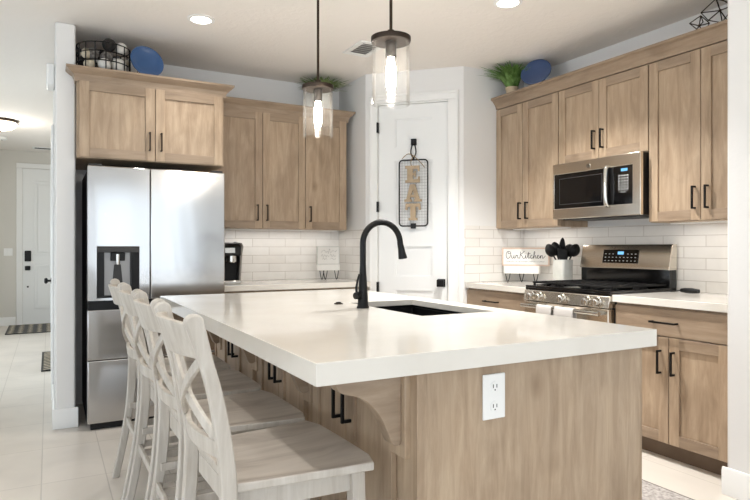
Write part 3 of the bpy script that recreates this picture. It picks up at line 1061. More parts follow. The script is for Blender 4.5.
# ---------------------------------------------------------------- microwave
mw = thing('microwave', 'stainless over-the-range microwave with black glass door', 'microwave', (3.325, 3.300, 1.43), RW)
W = 0.755
MB().box(0.003, W - 0.003, 0.03, 0.39, 0.0, 0.405).build('case', 'matte_black', mw, bevel=0.003)
fp = MB().ring((0, W, 0.0, 0.408), (0.010, W - 0.06, 0.076, 0.330), 0.0, 0.03, 'y').build('front_frame', 'steel_warm', mw, bevel=0.004)
dr = MB().box(0.010, 0.50, 0.004, 0.03, 0.076, 0.330).build('door_glass', 'black_gloss', mw)
MB().ring((0.06, 0.45, 0.105, 0.298), (0.064, 0.446, 0.109, 0.294), 0.0025, 0.0045, 'y').build('window_border', 'dark_grey', dr)
MB().box(0.545, W - 0.06, 0.003, 0.03, 0.076, 0.330).build('control_panel', 'black_gloss', mw)
MB().box(0.50, 0.545, 0.004, 0.03, 0.076, 0.330).build('door_edge', 'matte_black', mw)
hp = spline([(0.504, -0.006, 0.070), (0.504, -0.022, 0.095), (0.504, -0.030, 0.2), (0.504, -0.022, 0.312), (0.504, -0.006, 0.336)], 6)
MB().tube(hp, 0.0155, 14).build('handle', 'silver', mw)
MB().box(0.605, 0.655, 0.0018, 0.003, 0.294, 0.312).build('clock', 'blue_led', mw)
mb = MB()
for r_ in range(7):
    for c_ in range(4):
        if r_ in (0,) and c_ in (0, 3): continue
        x = 0.585 + c_ * 0.022
        z = 0.155 + r_ * 0.018
        mb.box(x, x + 0.010, 0.0018, 0.003, z, z + 0.005)
mb.build('keypad_marks', 'white_plastic', mw)
MB().lathe([(0.0165, 0), (0.0165, 0.003)], 24).mat(Matrix.Translation((0.335, 0.0, 0.362)) @ Matrix.Rotation(R(90), 4, 'X')).build('badge', 'silver', mw)
strokes(MB().tube([(0.335 + 0.0125 * math.cos(a), -0.0035, 0.362 + 0.0125 * math.sin(a)) for a in [2 * math.pi * i / 24 for i in range(24)]], 0.001, 6, closed=True),
        MONO, 0.019, 0.019, 0.3255, 0.3525, -0.0035, 0.0007).build('emblem', 'dark_grey', mw)
mb = MB()
mb.box(0.05, 0.70, 0.05, 0.36, -0.006, 0.0)
mb.build('vent_plate', 'dark_grey', mw)

# ---------------------------------------------------------------- stools
def make_stool(label, loc, rz):
    s = thing('bar_stool', label, 'stool', loc, rz, 'counter stools along the island')
    # seat: dished slab, wider in front
    mb = MB()
    nx, ny = 12, 14
    def half(x): return 0.240 - 0.042 * (0.228 - x) / 0.41
    rows_t, rows_b = [], []
    for i in range(nx + 1):
        x = -0.185 + 0.415 * i / nx
        rt, rb = [], []
        for j in range(ny + 1):
            v = -1 + 2 * j / ny
            y = half(x) * v
            xx = x
            if i == nx: xx = x + 0.0 - 0.020 * max(0, abs(v) - 0.72) / 0.28 - 0.004 * v * v
            if i == nx - 1: xx = x - 0.006 * max(0, abs(v) - 0.8) / 0.2
            edge = min(1.0, (1 - abs(v)) * 4.0)
            ex = min(1.0, min(i, nx - i) / 3.0)
            dish = -0.007 * edge * ex
            rt.append(mb.bm.verts.new((xx, y, 0.612 + dish)))
            rb.append(mb.bm.verts.new((xx, y, 0.588)))
        rows_t.append(rt); rows_b.append(rb)
    for i in range(nx):
        for j in range(ny):
            mb._f([rows_t[i][j], rows_t[i + 1][j], rows_t[i + 1][j + 1], rows_t[i][j + 1]], 0)
            mb._f([rows_b[i][j], rows_b[i][j + 1], rows_b[i + 1][j + 1], rows_b[i + 1][j]], 1)
    for i in range(nx):
        for j, fl in ((0, 1), (ny, 0)):
            mb._f([rows_t[i][j], rows_b[i][j], rows_b[i + 1][j], rows_t[i + 1][j]], 1)
    for j in range(ny):
        for i in (0, nx):
            mb._f([rows_t[i][j], rows_t[i][j + 1], rows_b[i][j + 1], rows_b[i][j]], 1)
    mb.build('seat', ['seat', 'whitewash'], s, bevel=0.004)
    # apron rails
    mb = MB()
    mb.box(0.158, 0.178, -0.175, 0.175, 0.527, 0.588)
    mb.box(-0.185, -0.168, -0.170, 0.170, 0.527, 0.588)
    for sg in (-1, 1):
        mb.prism([(-0.18, sg * 0.176), (0.16, sg * 0.196), (0.16, sg * 0.178), (-0.18, sg * 0.158)], 0.527, 0.588, 'z')
    mb.build('apron', 'whitewash', s, bevel=0.002)
    for sg in (-1, 1):
        y = sg * 0.192
        mb = MB()
        a = [(0.150, y - 0.021), (0.192, y - 0.021), (0.192, y + 0.021), (0.150, y + 0.021)]
        b_ = [(0.170, y - 0.015 + sg * 0.012), (0.202, y - 0.015 + sg * 0.012), (0.202, y + 0.015 + sg * 0.012), (0.170, y + 0.015 + sg * 0.012)]
        A = [mb.bm.verts.new((p[0], p[1], 0.588)) for p in a]
        B = [mb.bm.verts.new((p[0], p[1], 0.0)) for p in b_]
        mb._f(A, 0); mb._f(B[::-1], 0)
        for k in range(4): mb._f([A[k], B[k], B[(k + 1) % 4], A[(k + 1) % 4]], 0)
        mb.build('leg', 'whitewash', s, bevel=0.003)
    # back posts: bowed planks
    cl = spline([(-0.284, 0.0), (-0.246, 0.18), (-0.214, 0.38), (-0.200, 0.58), (-0.208, 0.70), (-0.232, 0.84), (-0.262, 0.95), (-0.287, 1.035)], 6)
    def post_x(z):
        for p, q in zip(cl, cl[1:]):
            if p.y <= z <= q.y: return p.x + (q.x - p.x) * (z - p.y) / (q.y - p.y)
        return cl[-1].x
    for sg in (-1, 1):
        mb = MB()
        y0, y1 = sg * 0.212, sg * 0.182
        fr_, bk = [], []
        for p in cl:
            hw_ = 0.0175 + 0.004 * math.exp(-((p.y - 0.55) / 0.25) ** 2)
            if p.y > 0.93: hw_ += 0.006 * (p.y - 0.93) / 0.1
            fr_.append((p.x + hw_, p.y)); bk.append((p.x - hw_, p.y))
        top = []
        cx, cz, rr = cl[-1].x, cl[-1].y, 0.0235
        for k in range(1, 8):
            a_ = R(180 - 180 * k / 8)
            top.append((cx + rr * math.cos(a_), cz + 0.020 * math.sin(a_)))
        poly = bk + top + fr_[::-1]
        mb.prism(poly, y0, y1, 'y')
        mb.build('back_post', 'whitewash', s, bevel=0.005)
    # bowed rails
    def rail(z0, z1, bow, t, name, crownz=0.0):
        mb = MB()
        n = 14
        fa, ba = [], []
        vs = []
        for i in range(n + 1):
            v = -1 + 2 * i / n
            y = 0.186 * v
            off = -bow * (1 - v * v)
            zc = crownz * (1 - v * v)
            ring = []
            for (zz_, dx) in ((z0, t / 2), (z1 + zc, t / 2), (z1 + zc, -t / 2), (z0, -t / 2)):
                ring.append(mb.bm.verts.new((post_x(zz_) + off + dx, y, zz_)))
            vs.append(ring)
        for a_, b2 in zip(vs, vs[1:]):
            for k in range(4): mb._f([a_[k], a_[(k + 1) % 4], b2[(k + 1) % 4], b2[k]], 0)
        mb._f(vs[0], 0); mb._f(vs[-1][::-1], 0)
        mb.build(name, 'whitewash', s, bevel=0.003)
    rail(0.938, 1.026, 0.040, 0.018, 'top_rail', 0.008)
    rail(0.675, 0.722, 0.030, 0.018, 'lower_rail')
    # crossed slats
    for sg in (-1, 1):
        mb = MB()
        n = 10
        vs = []
        for i in range(n + 1):
            u = i / n
            z = 0.715 + (0.93 - 0.715) * u
            v = sg * (-1 + 2 * u) * 0.93
            y = 0.186 * v
            off = -0.034 * (1 - v * v) + sg * 0.004
            ring = []
            for (dz, dx) in ((-0.0145, 0.006), (0.0145, 0.006), (0.0145, -0.006), (-0.0145, -0.006)):
                ring.append(mb.bm.verts.new((post_x(z) + off + dx, y, z + dz * 1.1)))
            vs.append(ring)
        for a_, b2 in zip(vs, vs[1:]):
            for k in range(4): mb._f([a_[k], a_[(k + 1) % 4], b2[(k + 1) % 4], b2[k]], 0)
        mb._f(vs[0], 0); mb._f(vs[-1][::-1], 0)
        mb.build('cross_slat', 'whitewash', s, bevel=0.002)
    # stretchers
    MB().box(0.170, 0.190, -0.185, 0.185, 0.20, 0.236).build('foot_rail', 'whitewash', s, bevel=0.003)
    MB().box(post_x(0.30) - 0.008, post_x(0.30) + 0.008, -0.185, 0.185, 0.285, 0.318).build('stretcher', 'whitewash', s, bevel=0.003)
    for sg in (-1, 1):
        for z in (0.26, 0.36):
            MB().prism([(post_x(z), sg * 0.190), (0.175, sg * 0.199), (0.175, sg * 0.183), (post_x(z), sg * 0.174)], z, z + 0.03, 'z').build('stretcher', 'whitewash', s, bevel=0.003)
    return s


st = make_stool('whitewashed cross-back counter stool nearest the camera, its whole seat in view', (0.598, 1.722, 0), R(1.5))
dup(st, (0.598, 2.235, 0), R(0.5), 'whitewashed cross-back counter stool, second from the front of the row')
dup(st, (0.598, 2.745, 0), R(0.5), 'whitewashed cross-back counter stool, third from the front of the row')
dup(st, (0.598, 3.250, 0), R(0.0), 'whitewashed cross-back counter stool at the far end, nearest the refrigerator')

# ---------------------------------------------------------------- pendants, downlights, vent
def pendant(label, x, y, zb, zt):
    p = thing('pendant_lamp', label, 'pendant light', (x, y, zb), 0, 'glass pendants over the island')
    h = zt - zb
    MB().lathe([(0.06, H - zb - 0.022), (0.062, H - zb - 0.018), (0.062, H - zb - 0.0005)], 28).build('canopy', 'bronze', p)
    MB().tube([(0, 0, h + 0.03), (0, 0, H - zb - 0.02)], 0.0065, 12).build('rod', 'bronze', p)
    MB().lathe([(0.081, h - 0.010), (0.083, h - 0.004), (0.083, h + 0.010), (0.060, h + 0.016), (0.018, h + 0.020), (0.014, h + 0.04)], 36).build('cap', 'bronze', p)
    MB().lathe([(0.074, 0.004), (0.0775, 0.0), (0.0790, 0.006), (0.0790, h - 0.010), (0.0755, h - 0.010), (0.0755, 0.008), (0.074, 0.004)], 40, cap0=False, cap1=False).build('glass_shade', 'seeded_glass', p)
    MB().lathe([(0.021, h - 0.075), (0.023, h - 0.07), (0.023, h - 0.010)], 20).build('socket', 'bronze', p)
    bl = MB().lathe([(0.003, 0.055), (0.013, 0.060), (0.018, 0.075), (0.021, h - 0.125), (0.014, h - 0.09), (0.013, h - 0.074)], 20).build('bulb', 'bulb', p)
    return p


pendant('clear glass cylinder pendant over the far end of the island', 1.25, 2.915, 1.80, 2.063)
pendant('clear glass cylinder pendant hanging nearer, right over the island sink', 1.25, 2.15, 1.812, 2.082)


def downlight(label, x, y, power=11):
    p = thing('recessed_light', label, 'recessed light', (x, y, H), 0, 'recessed ceiling lights')
    MB().lathe([(0.088, -0.0005), (0.088, -0.006), (0.066, -0.009), (0.066, -0.0005)], 36, cap0=False, cap1=False).build('trim_ring', 'white_plastic', p)
    MB().lathe([(0.001, -0.004), (0.066, -0.004)], 36, cap0=False, cap1=False).build('lens', 'led', p)
    l = bpy.data.lights.new('downlight_beam', 'AREA')
    l.shape = 'DISK'
    l.size = 0.13
    l.energy = power
    l.color = (1.0, 0.975, 0.94)
    l.spread = R(110)
    lo = bpy.data.objects.new('downlight_beam', l)
    COL.objects.link(lo)
    lo.parent = p
    lo.location = (0, 0, -0.012)
    return p


downlight('round recessed ceiling light in front of the refrigerator', 0.893, 4.048, 2.2)
downlight('round recessed ceiling light at the top centre, near the range side', 2.499, 2.857, 20)
downlight('added recessed fill light over the near left of the room, out of frame', 0.2, 1.2, 3)  # this and the next three are unseen lamps added for fill
downlight('added recessed fill light over the near right of the room, out of frame', 1.7, 0.9, 2)
downlight('added recessed fill light over the dining side behind the camera', 1.0, -1.6, 6)
downlight('added recessed fill light over the living side, out of frame left', -1.9, 1.0)

def strip(label, loc, rz, w, power):  # added lamps under the wall cabinets that brighten the backsplash
    t = thing('fill_strip', label, 'added fill light', loc, rz)
    MB().box(-w / 2, w / 2, -0.02, 0.02, -0.010, 0.0).build('housing', 'white_plastic', t)
    l = bpy.data.lights.new('fill_glow', 'AREA')
    l.shape = 'RECTANGLE'
    l.size, l.size_y = w * 0.95, 0.03
    l.energy = power
    l.color = (1.0, 0.97, 0.94)
    lo = bpy.data.objects.new('fill_glow', l)
    COL.objects.link(lo)
    lo.parent = t
    lo.location = (0, 0, -0.012)
    return t


strip('slim white fill light strip added under the three-door back wall cabinet', (1.80, 5.06, 1.378), 0, 1.1, 0.55)
strip('slim white fill light strip added under the wall cabinet left of the microwave', (3.58, 3.69, 1.38), RW, 0.62, 0.26)
strip('slim white fill light strip added under the wall cabinet right of the microwave', (3.58, 2.19, 1.38), RW, 0.62, 0.26)

vt = thing('ceiling_vent', 'white louvered air vent in the kitchen ceiling behind a pendant', 'vent', (2.12, 4.05, H), R(0))
MB().ring((-0.11, 0.11, -0.16, 0.16), (-0.07, 0.07, -0.12, 0.12), -0.010, -0.0005, 'z').build('frame', 'white_plastic', vt, bevel=0.003)
MB().box(-0.07, 0.07, -0.12, 0.12, -0.002, -0.0006).build('duct', 'grey_metal', vt)
for k in range(6):
    y = -0.1 + 0.04 * k
    MB().prism([(y, -0.010), (y + 0.022, -0.003), (y + 0.022, -0.0022), (y - 0.001, -0.009)], -0.07, 0.07, 'x').build('louver', 'white_plastic', vt)
vt2 = thing('ceiling_vent', 'small white vent on the hall ceiling near the entry door', 'vent', (-0.06, 10.45, H))
MB().ring((-0.15, 0.15, -0.1, 0.1), (-0.12, 0.12, -0.07, 0.07), -0.012, -0.0005, 'z').build('frame', 'white_plastic', vt2, bevel=0.003)
for k in range(5): MB().box(-0.12, 0.12, -0.06 + 0.028 * k, -0.048 + 0.028 * k, -0.009, -0.004).build('louver', 'rubber', vt2)
dl = thing('flush_light', 'lit flush dome light on the hall ceiling', 'ceiling light', (-0.50, 8.4, H))
MB().lathe([(0.19, -0.001), (0.19, -0.03), (0.17, -0.035)], 36).build('base', 'bronze', dl)
MB().lathe([(0.175, -0.033), (0.165, -0.07), (0.12, -0.105), (0.05, -0.122), (0.003, -0.125)], 36).build('dome', 'dome', dl)
MB().lathe([(0.012, -0.125), (0.012, -0.14), (0.003, -0.148)], 14).build('finial', 'bronze', dl)
hl_ = bpy.data.lights.new('dome_bulb', 'POINT')
hl_.energy = 7
hl_.color = (1.0, 0.93, 0.82)
hl_.shadow_soft_size = 0.12
ho_ = bpy.data.objects.new('dome_bulb', hl_)
COL.objects.link(ho_)
ho_.parent = dl
ho_.location = (0, 0, -0.27)
sd = thing('smoke_detector', 'round white smoke detector on the far hall ceiling', 'smoke detector', (-0.56, 9.7, H))
MB().lathe([(0.065, -0.0005), (0.065, -0.025), (0.05, -0.037), (0.003, -0.038)], 28).build('housing', 'white_plastic', sd)
MB().lathe([(0.008, -0.038), (0.008, -0.041)], 12).build('button', 'dark_grey', sd)

# hall fittings
def plate(label, loc, rz, cat='light switch', name='light_switch', n=1):
    t = thing(name, label, cat, loc, rz)
    w = 0.037 + 0.023 * (n - 1)
    p = MB().box(-w, w, -0.006, -0.0005, -0.058, 0.058).build('plate', 'white_plastic', t, bevel=0.003)
    for k in range(n):
        x = (k - (n - 1) / 2) * 0.046
        MB().box(x - 0.016, x + 0.016, -0.010, -0.006, -0.033, 0.033).build('rocker', 'white_plastic', p, bevel=0.002)
    return t
plate('white double light switch on the hall wall beside the entry door', (-0.545, 10.93, 1.15), 0, n=2)
plate('white switch plate on the narrow hall side of the refrigerator wall', (0.042, 4.72, 1.57), RW)
ch = thing('door_chime', 'white box chime high on the refrigerator wall, hall side', 'door chime', (0.042, 4.80, 2.42), RW)
MB().box(-0.10, 0.10, -0.052, -0.0005, -0.075, 0.075).build('cover', 'white_plastic', ch, bevel=0.012)
mb = MB()
for k in range(4): mb.box(-0.06, 0.06, -0.054, -0.0515, -0.04 + 0.02 * k, -0.032 + 0.02 * k)
mb.build('grille', 'white_trim', ch)

def mat_(name, label, x0, x1, y0, y1, fn, th=0.012):
    t = thing(name, label, 'mat', ((x0 + x1) / 2, (y0 + y1) / 2, 0))
    w, l = (x1 - x0) / 2, (y1 - y0) / 2
    fn(w, l, th).box(-w, w, -l, l, 0.0003, th, 0).build('base', ['matte_black', 'ball_cream'], t)
    return t
def diamonds(w, l, th):
    mb = MB()
    nx, ny = 9, 10
    for i in range(nx):
        for j in range(ny):
            cx, cy = -w + (i + 0.5) * 2 * w / nx, -l + (j + 0.5) * 2 * l / ny
            a, b_ = w / nx * 0.62, l / ny * 0.5
            mb.prism([(cx - a, cy), (cx, cy - b_), (cx + a, cy), (cx, cy + b_)], th - 0.001, th + 0.0012, 'z', 1)
    return mb
def zigzag(w, l, th):
    mb = MB()
    n, rows = 8, 12
    for r_ in range(rows):
        y = -l + 0.03 + r_ * (2 * l - 0.06) / rows
        for k in range(n):
            xa, xb = -w + 0.02 + k * (2 * w - 0.04) / n, -w + 0.02 + (k + 1) * (2 * w - 0.04) / n
            za, zb = (y, y + 0.05) if k % 2 == 0 else (y + 0.05, y)
            mb.prism([(xa, za), (xb, zb), (xb, zb + 0.03), (xa, za + 0.03)], th - 0.001, th + 0.0012, 'z', 1)
    return mb
mat_('door_mat', 'dark patterned door mat in front of the entry door', -0.53, 0.55, 9.80, 10.86, diamonds)
mat_('floor_mat', 'black and white zigzag mat half hidden by the refrigerator wall', -0.06, 0.55, 6.72, 7.92, zigzag)
rg2 = thing('area_rug', 'soft grey runner rug on the floor between island and range', 'rug', (2.36, 2.0, 0))
MB().box(-0.352, 0.352, -0.95, 0.95, 0.0003, 0.012).build('pile', 'rug', rg2, bevel=0.004)
MB().ring((-0.362, 0.362, -0.96, 0.96), (-0.352, 0.352, -0.95, 0.95), 0.0003, 0.010, 'z').build('binding', 'rug_edge', rg2)

# ---------------------------------------------------------------- coffee maker
cm = thing('coffee_maker', 'black and silver single-cup coffee maker beside the refrigerator', 'coffee maker', (1.278, 4.93, CT))
mb = MB().box(-0.105, 0.105, -0.02, 0.15, 0.0, 0.27)
mb.build('body', 'matte_black', cm, bevel=0.012)
MB().box(-0.10, 0.10, -0.165, -0.01, 0.0, 0.028).build('drip_tray', 'silver', cm, bevel=0.006)
mb = MB().prism([(-0.17, 0.225), (-0.165, 0.30), (-0.12, 0.325), (0.06, 0.335), (0.15, 0.315), (0.15, 0.225)], -0.092, 0.092, 'x')
mb.build('head', 'matte_black', cm, bevel=0.008)
for sg in (-1, 1):
    pf = [(-0.168, 0.0), (-0.150, 0.03), (-0.150, 0.20), (-0.182, 0.235), (-0.178, 0.305), (-0.125, 0.332), (0.05, 0.345), (0.155, 0.325), (0.16, 0.0)]
    pf = [(-0.085, 0.0), (-0.100, 0.12), (-0.125, 0.24), (-0.160, 0.30), (-0.12, 0.330), (0.05, 0.343), (0.155, 0.325), (0.16, 0.0)]
    MB().prism(pf, sg * 0.094, sg * 0.114, 'x').build('side_panel', 'grey_metal', cm, bevel=0.004)
MB().lathe([(0.035, 0.17), (0.045, 0.18), (0.045, 0.245)], 22, (0.02, -0.12, 0)).build('brew_spout', 'silver', cm)
MB().box(-0.04, 0.04, -0.172, -0.165, 0.25, 0.29).build('badge', 'silver', cm)

# ---------------------------------------------------------------- signs on hairpin risers
def riser(label, loc, rz, w, d, zl, zt, nleg):
    t = thing('display_riser', label, 'riser', loc, rz)
    pts = []
    r_ = d / 2
    for k in range(13):
        a = R(-90 + 180 * k / 12); pts.append((w / 2 - r_ * 0.4 + r_ * 0.4 * math.cos(a), r_ * math.sin(a)))
    for k in range(13):
        a = R(90 + 180 * k / 12); pts.append((-w / 2 + r_ * 0.4 + r_ * 0.4 * math.cos(a), r_ * math.sin(a)))
    MB().prism(pts, zl, zl + zt, 'z').build('top', 'white_paint', t, bevel=0.004)
    for lx, ly in nleg:
        k = 0.020
        MB().tube(spline([(lx - k, ly, zl + 0.004), (lx - k * 0.55, ly * 1.05, zl * 0.4), (lx - 0.004, ly * 1.1, 0.0065), (lx + 0.004, ly * 1.1, 0.0065), (lx + k * 0.55, ly * 1.05, zl * 0.4), (lx + k, ly, zl + 0.004)], 4), 0.0036, 8).build('hairpin_leg', 'black_metal', t)
    return t
ra = math.atan2(-0.73, 0.68)
riser('white rounded riser on black hairpin legs in the corner left of the range', (3.535, 3.865, CT), ra, 0.305, 0.10, 0.072, 0.064, [(-0.115, -0.025), (0.115, -0.025), (-0.005, 0.028)])
sg_ = thing('kitchen_sign', 'white framed sign with black script lettering standing in the range corner', 'sign', (3.535, 3.865, CT + 0.1365), ra)
SW, SH = 0.392, 0.156
sx = 0.030
MB().ring((-SW / 2 + sx, SW / 2 + sx, 0, SH), (-SW / 2 + sx + 0.012, SW / 2 + sx - 0.012, 0.012, SH - 0.012), -0.014, 0.014, 'y').build('frame', 'pink_wood', sg_, bevel=0.0015)
fcs = MB().box(-SW / 2 + sx + 0.012, SW / 2 + sx - 0.012, -0.008, 0.006, 0.012, SH - 0.012).build('face', 'white_paint', sg_)
SCRIPT = [
    # O
    [(0.62, 1.62), (0.36, 1.6), (0.12, 1.2), (0.1, 0.6), (0.34, 0.15), (0.72, 0.3), (1.0, 0.85), (1.0, 1.4), (0.72, 1.68), (0.46, 1.45), (0.6, 1.2), (1.05, 1.3)],
    # u
    [(1.2, 0.8), (1.22, 0.35), (1.38, 0.18), (1.6, 0.4), (1.72, 0.82), (1.7, 0.4), (1.82, 0.2), (2.0, 0.35)],
    # r
    [(2.0, 0.35), (2.16, 0.9), (2.24, 0.72), (2.44, 0.8), (2.42, 0.4), (2.55, 0.2), (2.75, 0.35)],
    # K
    [(3.05, 1.6), (2.98, 0.9), (2.86, 0.12)],
    [(3.85, 1.72), (3.4, 1.3), (3.0, 0.92), (3.3, 0.75), (3.5, 0.3), (3.75, 0.15), (3.95, 0.35)],
    # i
    [(3.95, 0.35), (4.1, 0.85), (4.08, 0.4), (4.2, 0.2), (4.4, 0.4)], [(4.2, 1.25), (4.24, 1.3)],
    # t
    [(4.4, 0.4), (4.72, 1.55), (4.62, 0.9), (4.6, 0.4), (4.72, 0.2), (4.92, 0.4)], [(4.42, 1.12), (5.05, 1.22)],
    # c
    [(5.42, 0.78), (5.25, 0.86), (5.06, 0.6), (5.12, 0.26), (5.34, 0.2), (5.6, 0.42)],
    # h
    [(5.6, 0.42), (5.95, 1.35), (5.9, 1.62), (5.78, 1.4), (5.74, 0.8), (5.7, 0.15), (5.82, 0.6), (6.04, 0.82), (6.1, 0.5), (6.16, 0.2), (6.38, 0.38)],
    # e
    [(6.38, 0.38), (6.66, 0.68), (6.6, 0.86), (6.44, 0.72), (6.46, 0.32), (6.66, 0.18), (6.92, 0.4)],
    # n
    [(6.92, 0.4), (7.05, 0.82), (7.05, 0.18), (7.2, 0.65), (7.4, 0.82), (7.46, 0.45), (7.54, 0.2), (7.8, 0.4), (8.05, 0.75)],
]
strokes(MB(), SCRIPT, 0.0405, 0.040, -SW / 2 + sx + 0.032, 0.057, -0.0085, 0.0021).build('lettering', 'ink', fcs)
mb = MB()
x = -SW / 2 + sx + 0.035
random.seed(3)
while x < SW / 2 + sx - 0.045:
    w_ = random.choice((0.003, 0.004, 0.005))
    hh = random.choice((0.006, 0.008, 0.010))
    mb.box(x, x + 0.0014, -0.0092, -0.0082, 0.033, 0.033 + hh)
    mb.box(x, x + w_, -0.0092, -0.0082, 0.033 + hh * 0.4, 0.0345 + hh * 0.4)
    x += w_ + random.choice((0.003, 0.003, 0.006))
mb.build('small_print', 'ink', fcs)

riser('white riser on black hairpin legs on the back counter', (2.262, 5.04, CT), R(-8), 0.215, 0.085, 0.082, 0.054, [(-0.065, -0.02), (0.075, -0.02), (-0.02, 0.022)])
s2 = thing('square_sign', 'small white sign with faint grey script on the back counter riser', 'sign', (2.262, 5.04, CT + 0.1365), R(-8))
MB().ring((-0.108, 0.108, 0, 0.168), (-0.100, 0.100, 0.008, 0.160), -0.012, 0.012, 'y').build('frame', 'ceramic', s2, bevel=0.0015)
f2 = MB().box(-0.10, 0.10, -0.008, 0.005, 0.008, 0.160).build('face', 'white_paint', s2)
FL = [[(-0.6, 0.9), (-0.35, 1.1), (-0.2, 0.9), (-0.05, 1.02), (0.0, 0.8), (0.1, 1.2), (0.18, 0.85), (0.35, 1.05), (0.55, 0.95), (0.7, 1.1)],
      [(-0.62, 0.55), (-0.5, 0.75), (-0.42, 0.5), (-0.3, 0.72), (-0.2, 0.52), (-0.1, 0.7), (0.02, 0.55)],
      [(0.1, 0.6), (0.2, 0.75), (0.3, 0.55), (0.42, 0.72), (0.52, 0.55), (0.64, 0.7)],
      [(-0.5, 0.32), (-0.4, 0.44), (-0.3, 0.3), (-0.2, 0.42), (-0.1, 0.3)], [(0.12, 0.32), (0.3, 0.42), (0.45, 0.3), (0.6, 0.4)]]
strokes(MB(), FL, 0.115, 0.11, 0.0, 0.012, -0.0085, 0.0008).build('lettering', 'ink', f2)

# ---------------------------------------------------------------- crock and utensils
ck = thing('utensil_crock', 'pale ceramic crock holding black utensils beside the range', 'crock', (3.545, 3.415, CT))
mb = MB()
def rsq(h_, z, n=8, rr=0.022):
    pts = []
    for (cx, cy, a0) in ((h_ - rr, h_ - rr, 0), (-h_ + rr, h_ - rr, 90), (-h_ + rr, -h_ + rr, 180), (h_ - rr, -h_ + rr, 270)):
        for k in range(n + 1):
            a = R(a0 + 90 * k / n); pts.append(mb.bm.verts.new((cx + rr * math.cos(a), cy + rr * math.sin(a), z)))
    return pts
ringsq = [rsq(0.056, 0.0), rsq(0.058, 0.004), rsq(0.060, 0.19), rsq(0.060, 0.198), rsq(0.053, 0.198), rsq(0.051, 0.02)]
for a, b_ in zip(ringsq, ringsq[1:]):
    n = len(a)
    for i in range(n): mb._f([a[i], a[(i + 1) % n], b_[(i + 1) % n], b_[i]], 0)
mb._f(ringsq[0][::-1], 0); mb._f(ringsq[-1], 0)
mb.build('pot', 'ceramic', ck)
VR = Vector((0.8776, -0.4794, 0))       # the direction that reads as rightwards in this corner
def utensil(name, label, foot, top, head, width, length, cup=0.0):
    t = thing(name, label, 'kitchen utensil', (3.545, 3.415, CT), 0, 'black utensils in the crock')
    a, b_ = Vector(foot), Vector(top)
    d = (b_ - a).normalized()
    MB().tube([a, a + (b_ - a) * 0.5, b_], [0.006, 0.0065, 0.006], 10).build('handle', 'matte_black', t)
    mb = MB()
    side = d.cross(Vector((0.4794, 0.8776, 0)).normalized()).normalized()
    nn = d.cross(side).normalized()
    n = 10
    prof = []
    for i in range(n + 1):
        u = i / n
        if head == 'spoon': w = math.sin(math.pi * min(1, 0.06 + u * 0.92)) ** 0.6
        elif head == 'turner': w = min(1, 0.35 + u * 2.0) * (1 if u < 0.97 else 0.9)
        else: w = (1 - u) ** 0.45 * min(1, 0.4 + u * 2.2)
        prof.append((u, max(w, 0.05)))
    rows = []
    for u, w in prof:
        row = []
        for j in range(9):
            v = -1 + 2 * j / 8
            row.append(b_ + d * (u * length - 0.012) + side * (v * w * width / 2) + nn * (cup * (1 - v * v) * math.sin(math.pi * u)))
        rows.append(row)
    F_ = [[mb.bm.verts.new(p) for p in r_] for r_ in rows]
    for r1, r2 in zip(F_, F_[1:]):
        for j in range(8): mb._f([r1[j], r1[j + 1], r2[j + 1], r2[j]], 0)
    o = mb.build('head', 'matte_black', t)
    md = o.modifiers.new('thick', 'SOLIDIFY'); md.thickness = 0.006; md.offset = 0
    return t
def up_(s, dpt, z): v = VR * s + Vector((0.4794, 0.8776, 0)) * dpt; return (v.x, v.y, z)
utensil('serving_spoon', 'black serving spoon leaning furthest left in the crock', up_(0.042, 0, 0.03), up_(-0.080, -0.01, 0.236), 'spoon', 0.080, 0.105, 0.018)
utensil('slotted_spoon', 'black spoon second from the left in the crock', up_(0.02, 0.02, 0.03), up_(-0.040, 0.02, 0.245), 'spoon', 0.078, 0.105, 0.015)
utensil('spatula', 'black pointed spatula standing tallest in the middle of the crock', up_(-0.01, 0.03, 0.03), up_(0.004, 0.035, 0.262), 'point', 0.066, 0.122)
utensil('turner', 'black flat turner in front of the tallest spatula', up_(0.0, -0.03, 0.03), up_(-0.010, -0.035, 0.195), 'turner', 0.074, 0.105)
utensil('ladle', 'black ladle leaning right behind the crock rim', up_(-0.02, 0.0, 0.03), up_(0.044, 0.015, 0.235), 'spoon', 0.088, 0.098, 0.03)
utensil('pasta_server', 'black rounded server leaning furthest right in the crock', up_(-0.040, -0.01, 0.03), up_(0.070, -0.012, 0.238), 'spoon', 0.084, 0.100, 0.02)

# dark handled tool on the worktop right of the range
t = thing('grill_brush', 'black-handled wire tool lying on the worktop right of the range', 'kitchen utensil', (3.59, 2.44, CT), R(-90))
MB().tube([(-0.005, 0, 0.017), (0.02, 0, 0.018), (0.07, 0, 0.018), (0.115, 0, 0.017)], [0.012, 0.016, 0.017, 0.013], 14).build('handle', 'matte_black', t)
MB().tube(spline([(-0.005, 0, 0.017), (-0.03, 0.012, 0.012), (-0.06, 0.014, 0.006), (-0.085, 0.0, 0.004), (-0.06, -0.014, 0.006), (-0.03, -0.012, 0.012), (-0.005, 0, 0.017)], 5), 0.0028, 8).build('wire_loop', 'black_metal', t)

